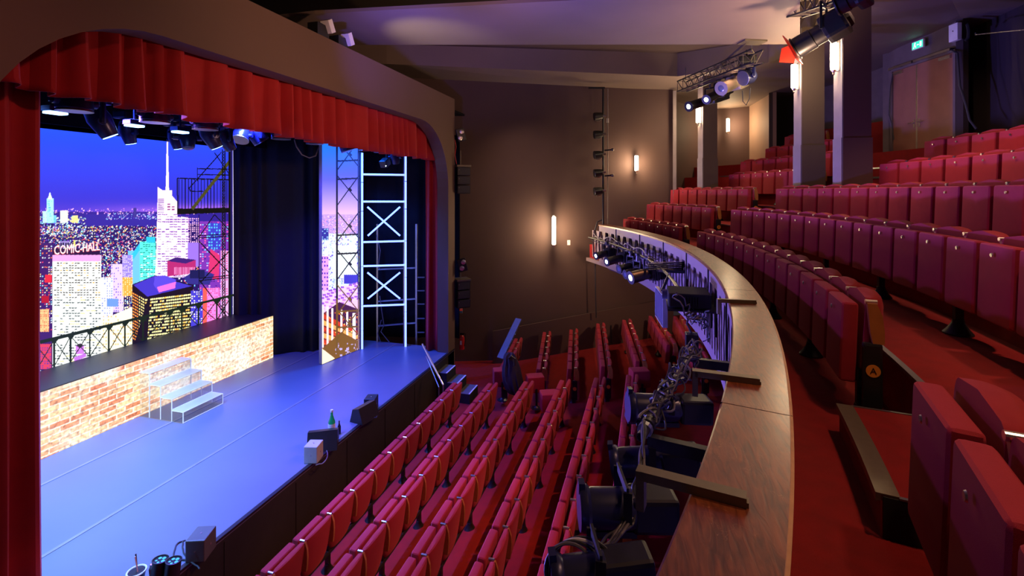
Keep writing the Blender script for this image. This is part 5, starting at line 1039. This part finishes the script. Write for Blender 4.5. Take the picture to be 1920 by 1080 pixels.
q = px(256, 1100, h=4.37); t = thing('drinking_cup', 'cup with a straw at the bottom edge of the stage', 'cup', tuple(q)); m = MB(); m.lathe((0, 0, 0), (0, 0, 1), [(0, .06), (.16, .085), (.17, .09)], 20); m.build('cup', BLACK, t, smooth=True); m = MB(); m.tube([(math.cos(a)*.088, math.sin(a)*.088, .172) for a in np.linspace(0, 6.28, 24)], .01); m.build('rim', WHITE, t)
m = MB(); m.cyl((.02, 0, .1), (-.04, .02, .34), .008); m.build('straw', BLUEC, t); m = MB(); m.cyl((.03, 0, .1), (-.02, .0, .33), .006); m.build('stirrer', mat('pink_plastic', (.9, .5, .5), .4), t)
# coat and board in the side aisle
a, b = px(938, 672, D=12.3), px(973, 598, D=12.9); d = b-a; rot = d.to_track_quat('Z', 'Y').to_matrix(); t = thing('leaning_board', 'long grey board leaning upright over the wing seats', 'board', tuple(a))
m = MB(); m.box(d/2, (.2, .05, d.length), rot, bev=.005); m.build('panel', mat('board_grey', (.16, .17, .2), .6, noise=8, amt=.2), t)
m = MB()
for f in (.1, .18, .3, .48, .62): m.cyl(d*f+rot.col[0]*-.105, d*f+rot.col[0]*-.112, .012)
m.build('stud', SILVER, t)
q = px(957, 742, D=11.3); t = thing('draped_coat', 'dark blue black coat slung over the end wing seat', 'coat', (q.x, q.y, q.z)); m = MB(); secs = []
for z, w, dx_ in ((.05, .06, .16), (.10, .15, .12), (.22, .21, .09), (.36, .23, .05), (.5, .22, .03), (.66, .20, .02), (.78, .17, .02), (.88, .15, .0), (.95, .12, .0), (1.0, .04, .02)):
    secs.append([(dx_+w*math.cos(k*.2618)*(1+.16*math.sin(k*1.9+z*3)+.1*math.sin(k*4.3)), w*.75*math.sin(k*.2618)*(1+.16*math.cos(k*2.6+z*4)), z+.03*math.sin(k*1.7)) for k in range(24)])
loops(m, secs); o = m.build('cloth', mat('coat_cloth', (.02, .022, .05), .8, noise=10, amt=.3, bump=.6, bscale=12), t, smooth=True)
m = MB(); m.tube([(.0, -.1, .92), (.06, -.16, .98), (.14, -.14, .93), (.16, -.2, .78)], .03); m.build('collar', BLACK, t, smooth=True)
# ------------------------------------------------------------------ ceiling trusses
def truss(a, b, w, name_lab, group=None, zt=ZC+3.4):
    t = thing('lighting_truss', name_lab, 'truss', tuple(a)); d = b-a; L = d.length; q = d.to_track_quat('X', 'Z').to_matrix(); ux, uy, uz = q.col[0], q.col[1], q.col[2]
    m = MB(); C4 = [(uy*s*w/2+uz*r_*w/2) for s, r_ in ((-1, -1), (1, -1), (1, 1), (-1, 1))]
    for c in C4: m.cyl(c, c+d, .02, n=8)
    m.build('chord', BLACK, t); m = MB(); n = max(3, int(L/w*1.1))
    for k in range(n):
        for i in range(4): m.cyl(C4[i]+d*(k/n), C4[(i+1) % 4]+d*((k+1)/n), .01, n=6); m.cyl(C4[i]+d*(k/n), C4[(i+1) % 4]+d*(k/n), .008, n=6)
    m.build('lacing', BRONZE, t)
    for f in (.06, .94):
        m = MB(); p = d*f; m.cyl(p+uz*w/2, Vector((p.x, p.y, max(zt-a.z, p.z+.1))), .012); m.build('hanger', STEEL, t)
    return t
ta, tb = px(1279, 160, D=13.3), px(1420, 92, D=10.3); ta.z = tb.z = ZC+2.92
truss(ta, tb, .28, 'black lattice truss under the ceiling above the far pillar')
GT = 'large spotlights on the ceiling trusses'
def tspot(l, r, Dl, Dr, rad, lab, lens=LENSD, body=BLACK, gel=None, zt=None):
    p, e = px(*l, D=Dl), px(*r, D=Dr); b = e-p; mid = p+b*.5; profile_spot(p, -b, b.length, rad, lab, GT, lens, body, clamp_to=Vector((mid.x, mid.y, max(zt or ZC+2.8, mid.z+.1))), gel=gel, fins=False)
tspot((1291, 200), (1362, 176), 12.0, 12.7, .13, 'lit spotlight on the far truss, the lowest with a frosted lens', LENSW)
tspot((1324, 187), (1368, 165), 11.7, 12.3, .12, 'lit spotlight tucked behind the lowest one on the far truss', LENSW)
tspot((1352, 166), (1392, 150), 11.3, 11.7, .17, 'beige bodied spotlight in the middle of the far truss', LENSD, mat('lamp_beige', (.38, .33, .25), .4, .3))
moving_head(px(1400, 120, D=10.9), (-.8, -.5, -.3), 1.0, 'moving head lamp with violet lens at the near end of the truss', None, LENSD, True)
m = MB(); m.tube([px(x, y, D=10.9) for x, y in ((1392, 170), (1393, 190), (1399, 197), (1405, 185), (1407, 165))], .01); tag(m.build('hanging_cable', CABLE), 'thin cable looping below the moving head on the truss', 'cable')
p = px(1410, 79, D=10.2); t = thing('ceiling_mount', 'flat bronze mounting plate holding the far truss to the ceiling', 'bracket', (p.x, p.y, ZA-.02)); m = MB(); m.box((0, 0, 0), (.5, .3, .03), Matrix.Rotation(.4, 3, 'Z')); m.build('plate', BRONZE, t); m = MB(); m.bar((-.1, -.05, 0), (-.5, 1.8, -.12), .05); m.build('rail', BRONZE, t)
ta, tb = px(1490, 14, D=8.6), px(1640, -80, D=6.9); ta.z = tb.z = ZC+3.0; 
ta = px(1492, D=8.7); ta.z = ZC+3.32; tb = px(1660, D=6.6); tb.z = ZC+2.95; truss(ta, tb, .28, 'black lattice truss cut by the top edge of the photo')
tspot((1490, 92), (1592, 32), 7.9, 7.4, .19, 'huge spotlight with a red colour frame below the near truss', GELR, BLACK, GELR, zt=ZC+2.95)
tspot((1568, 10), (1632, -20), 6.8, 6.5, .17, 'big spotlight with blue lens at the top edge of the photo', LENSB, BLACK, None, zt=ZC+3.1)
m = MB(); q = px(1477, 104, D=7.9); 
t = thing('red_gel_sheet', 'loose crinkled red gel sheet hanging from the huge spotlight', 'gel', tuple(q)); m.prism([(-.12, -.1), (.1, -.13), (.13, .08), (.02, .16), (-.1, .12)], -.004, .004, Matrix.Rotation(math.pi/2+.3, 4, 'X')); m.build('sheet', GELR, t)
# two small floods on top of the portal
for x, y, lab in ((615, 50, 'small white flood box on top of the portal, left one'), (652, 74, 'small white flood box on top of the portal, right one')):
    q = px(x, X=XS-.1); t = thing('flood_box', lab, 'flood light', (q.x, q.y, ZC+2.6)); m = MB(); D = q.dot(Vector((-S_, C_, 0))); zz = (360-y)/FPX*D-2.6; m.box((0, 0, zz), (.16, .12, .22), Matrix.Rotation(.5, 3, 'X')); m.build('front', WHITE, t); m = MB(); m.box((-.1, -.12, zz*.5), (.2, .3, max(.1, zz))); m.build('housing', BLACK, t)
# glow of the floods on the ceiling panel
light('SPOT', (-4.7, 7.6, ZC+1.6), (-4.2, 8.9, ZA), (1, .85, .4), 150, .05, 62, 1, 'flood_light')
light('SPOT', (-3.7, 6.4, ZC+1.2), (-4.4, 8.8, ZA), (.16, .12, 1), 420, .1, 80, 1, 'blue_flood_light')
light('SPOT', (-2.2, 6.4, ZC+1.0), (-1.3, 8.8, ZA), (.17, .12, 1), 330, .1, 85, 1, 'blue_flood_light')
light('SPOT', (2.6, 8.6, ZC+1.3), (1.7, 9.4, ZA), (1, .62, .42), 330, .1, 125, 1, 'ceiling_fill_light')  # added fill to warm the ceiling panel, no fixture here
light('SPOT', (4.4, 9.2, ZC+3.3), (6.1, 13.2, ZC+1.2), (1, .6, .4), 110, .1, 50, .8, 'door_fill_light')  # added fill that brightens the double door
light('SPOT', (.6, 12.0, ZC-2.3), (-.6, 15.0, 2.6), (1, .55, .32), 150, .1, 120, 1, 'under_balcony_light')
light('SPOT', (-3.6, 12.6, ZC+2.4), (-3.4, 14.9, 4.2), (1, .62, .45), 90, .1, 110, 1, 'side_wall_light')
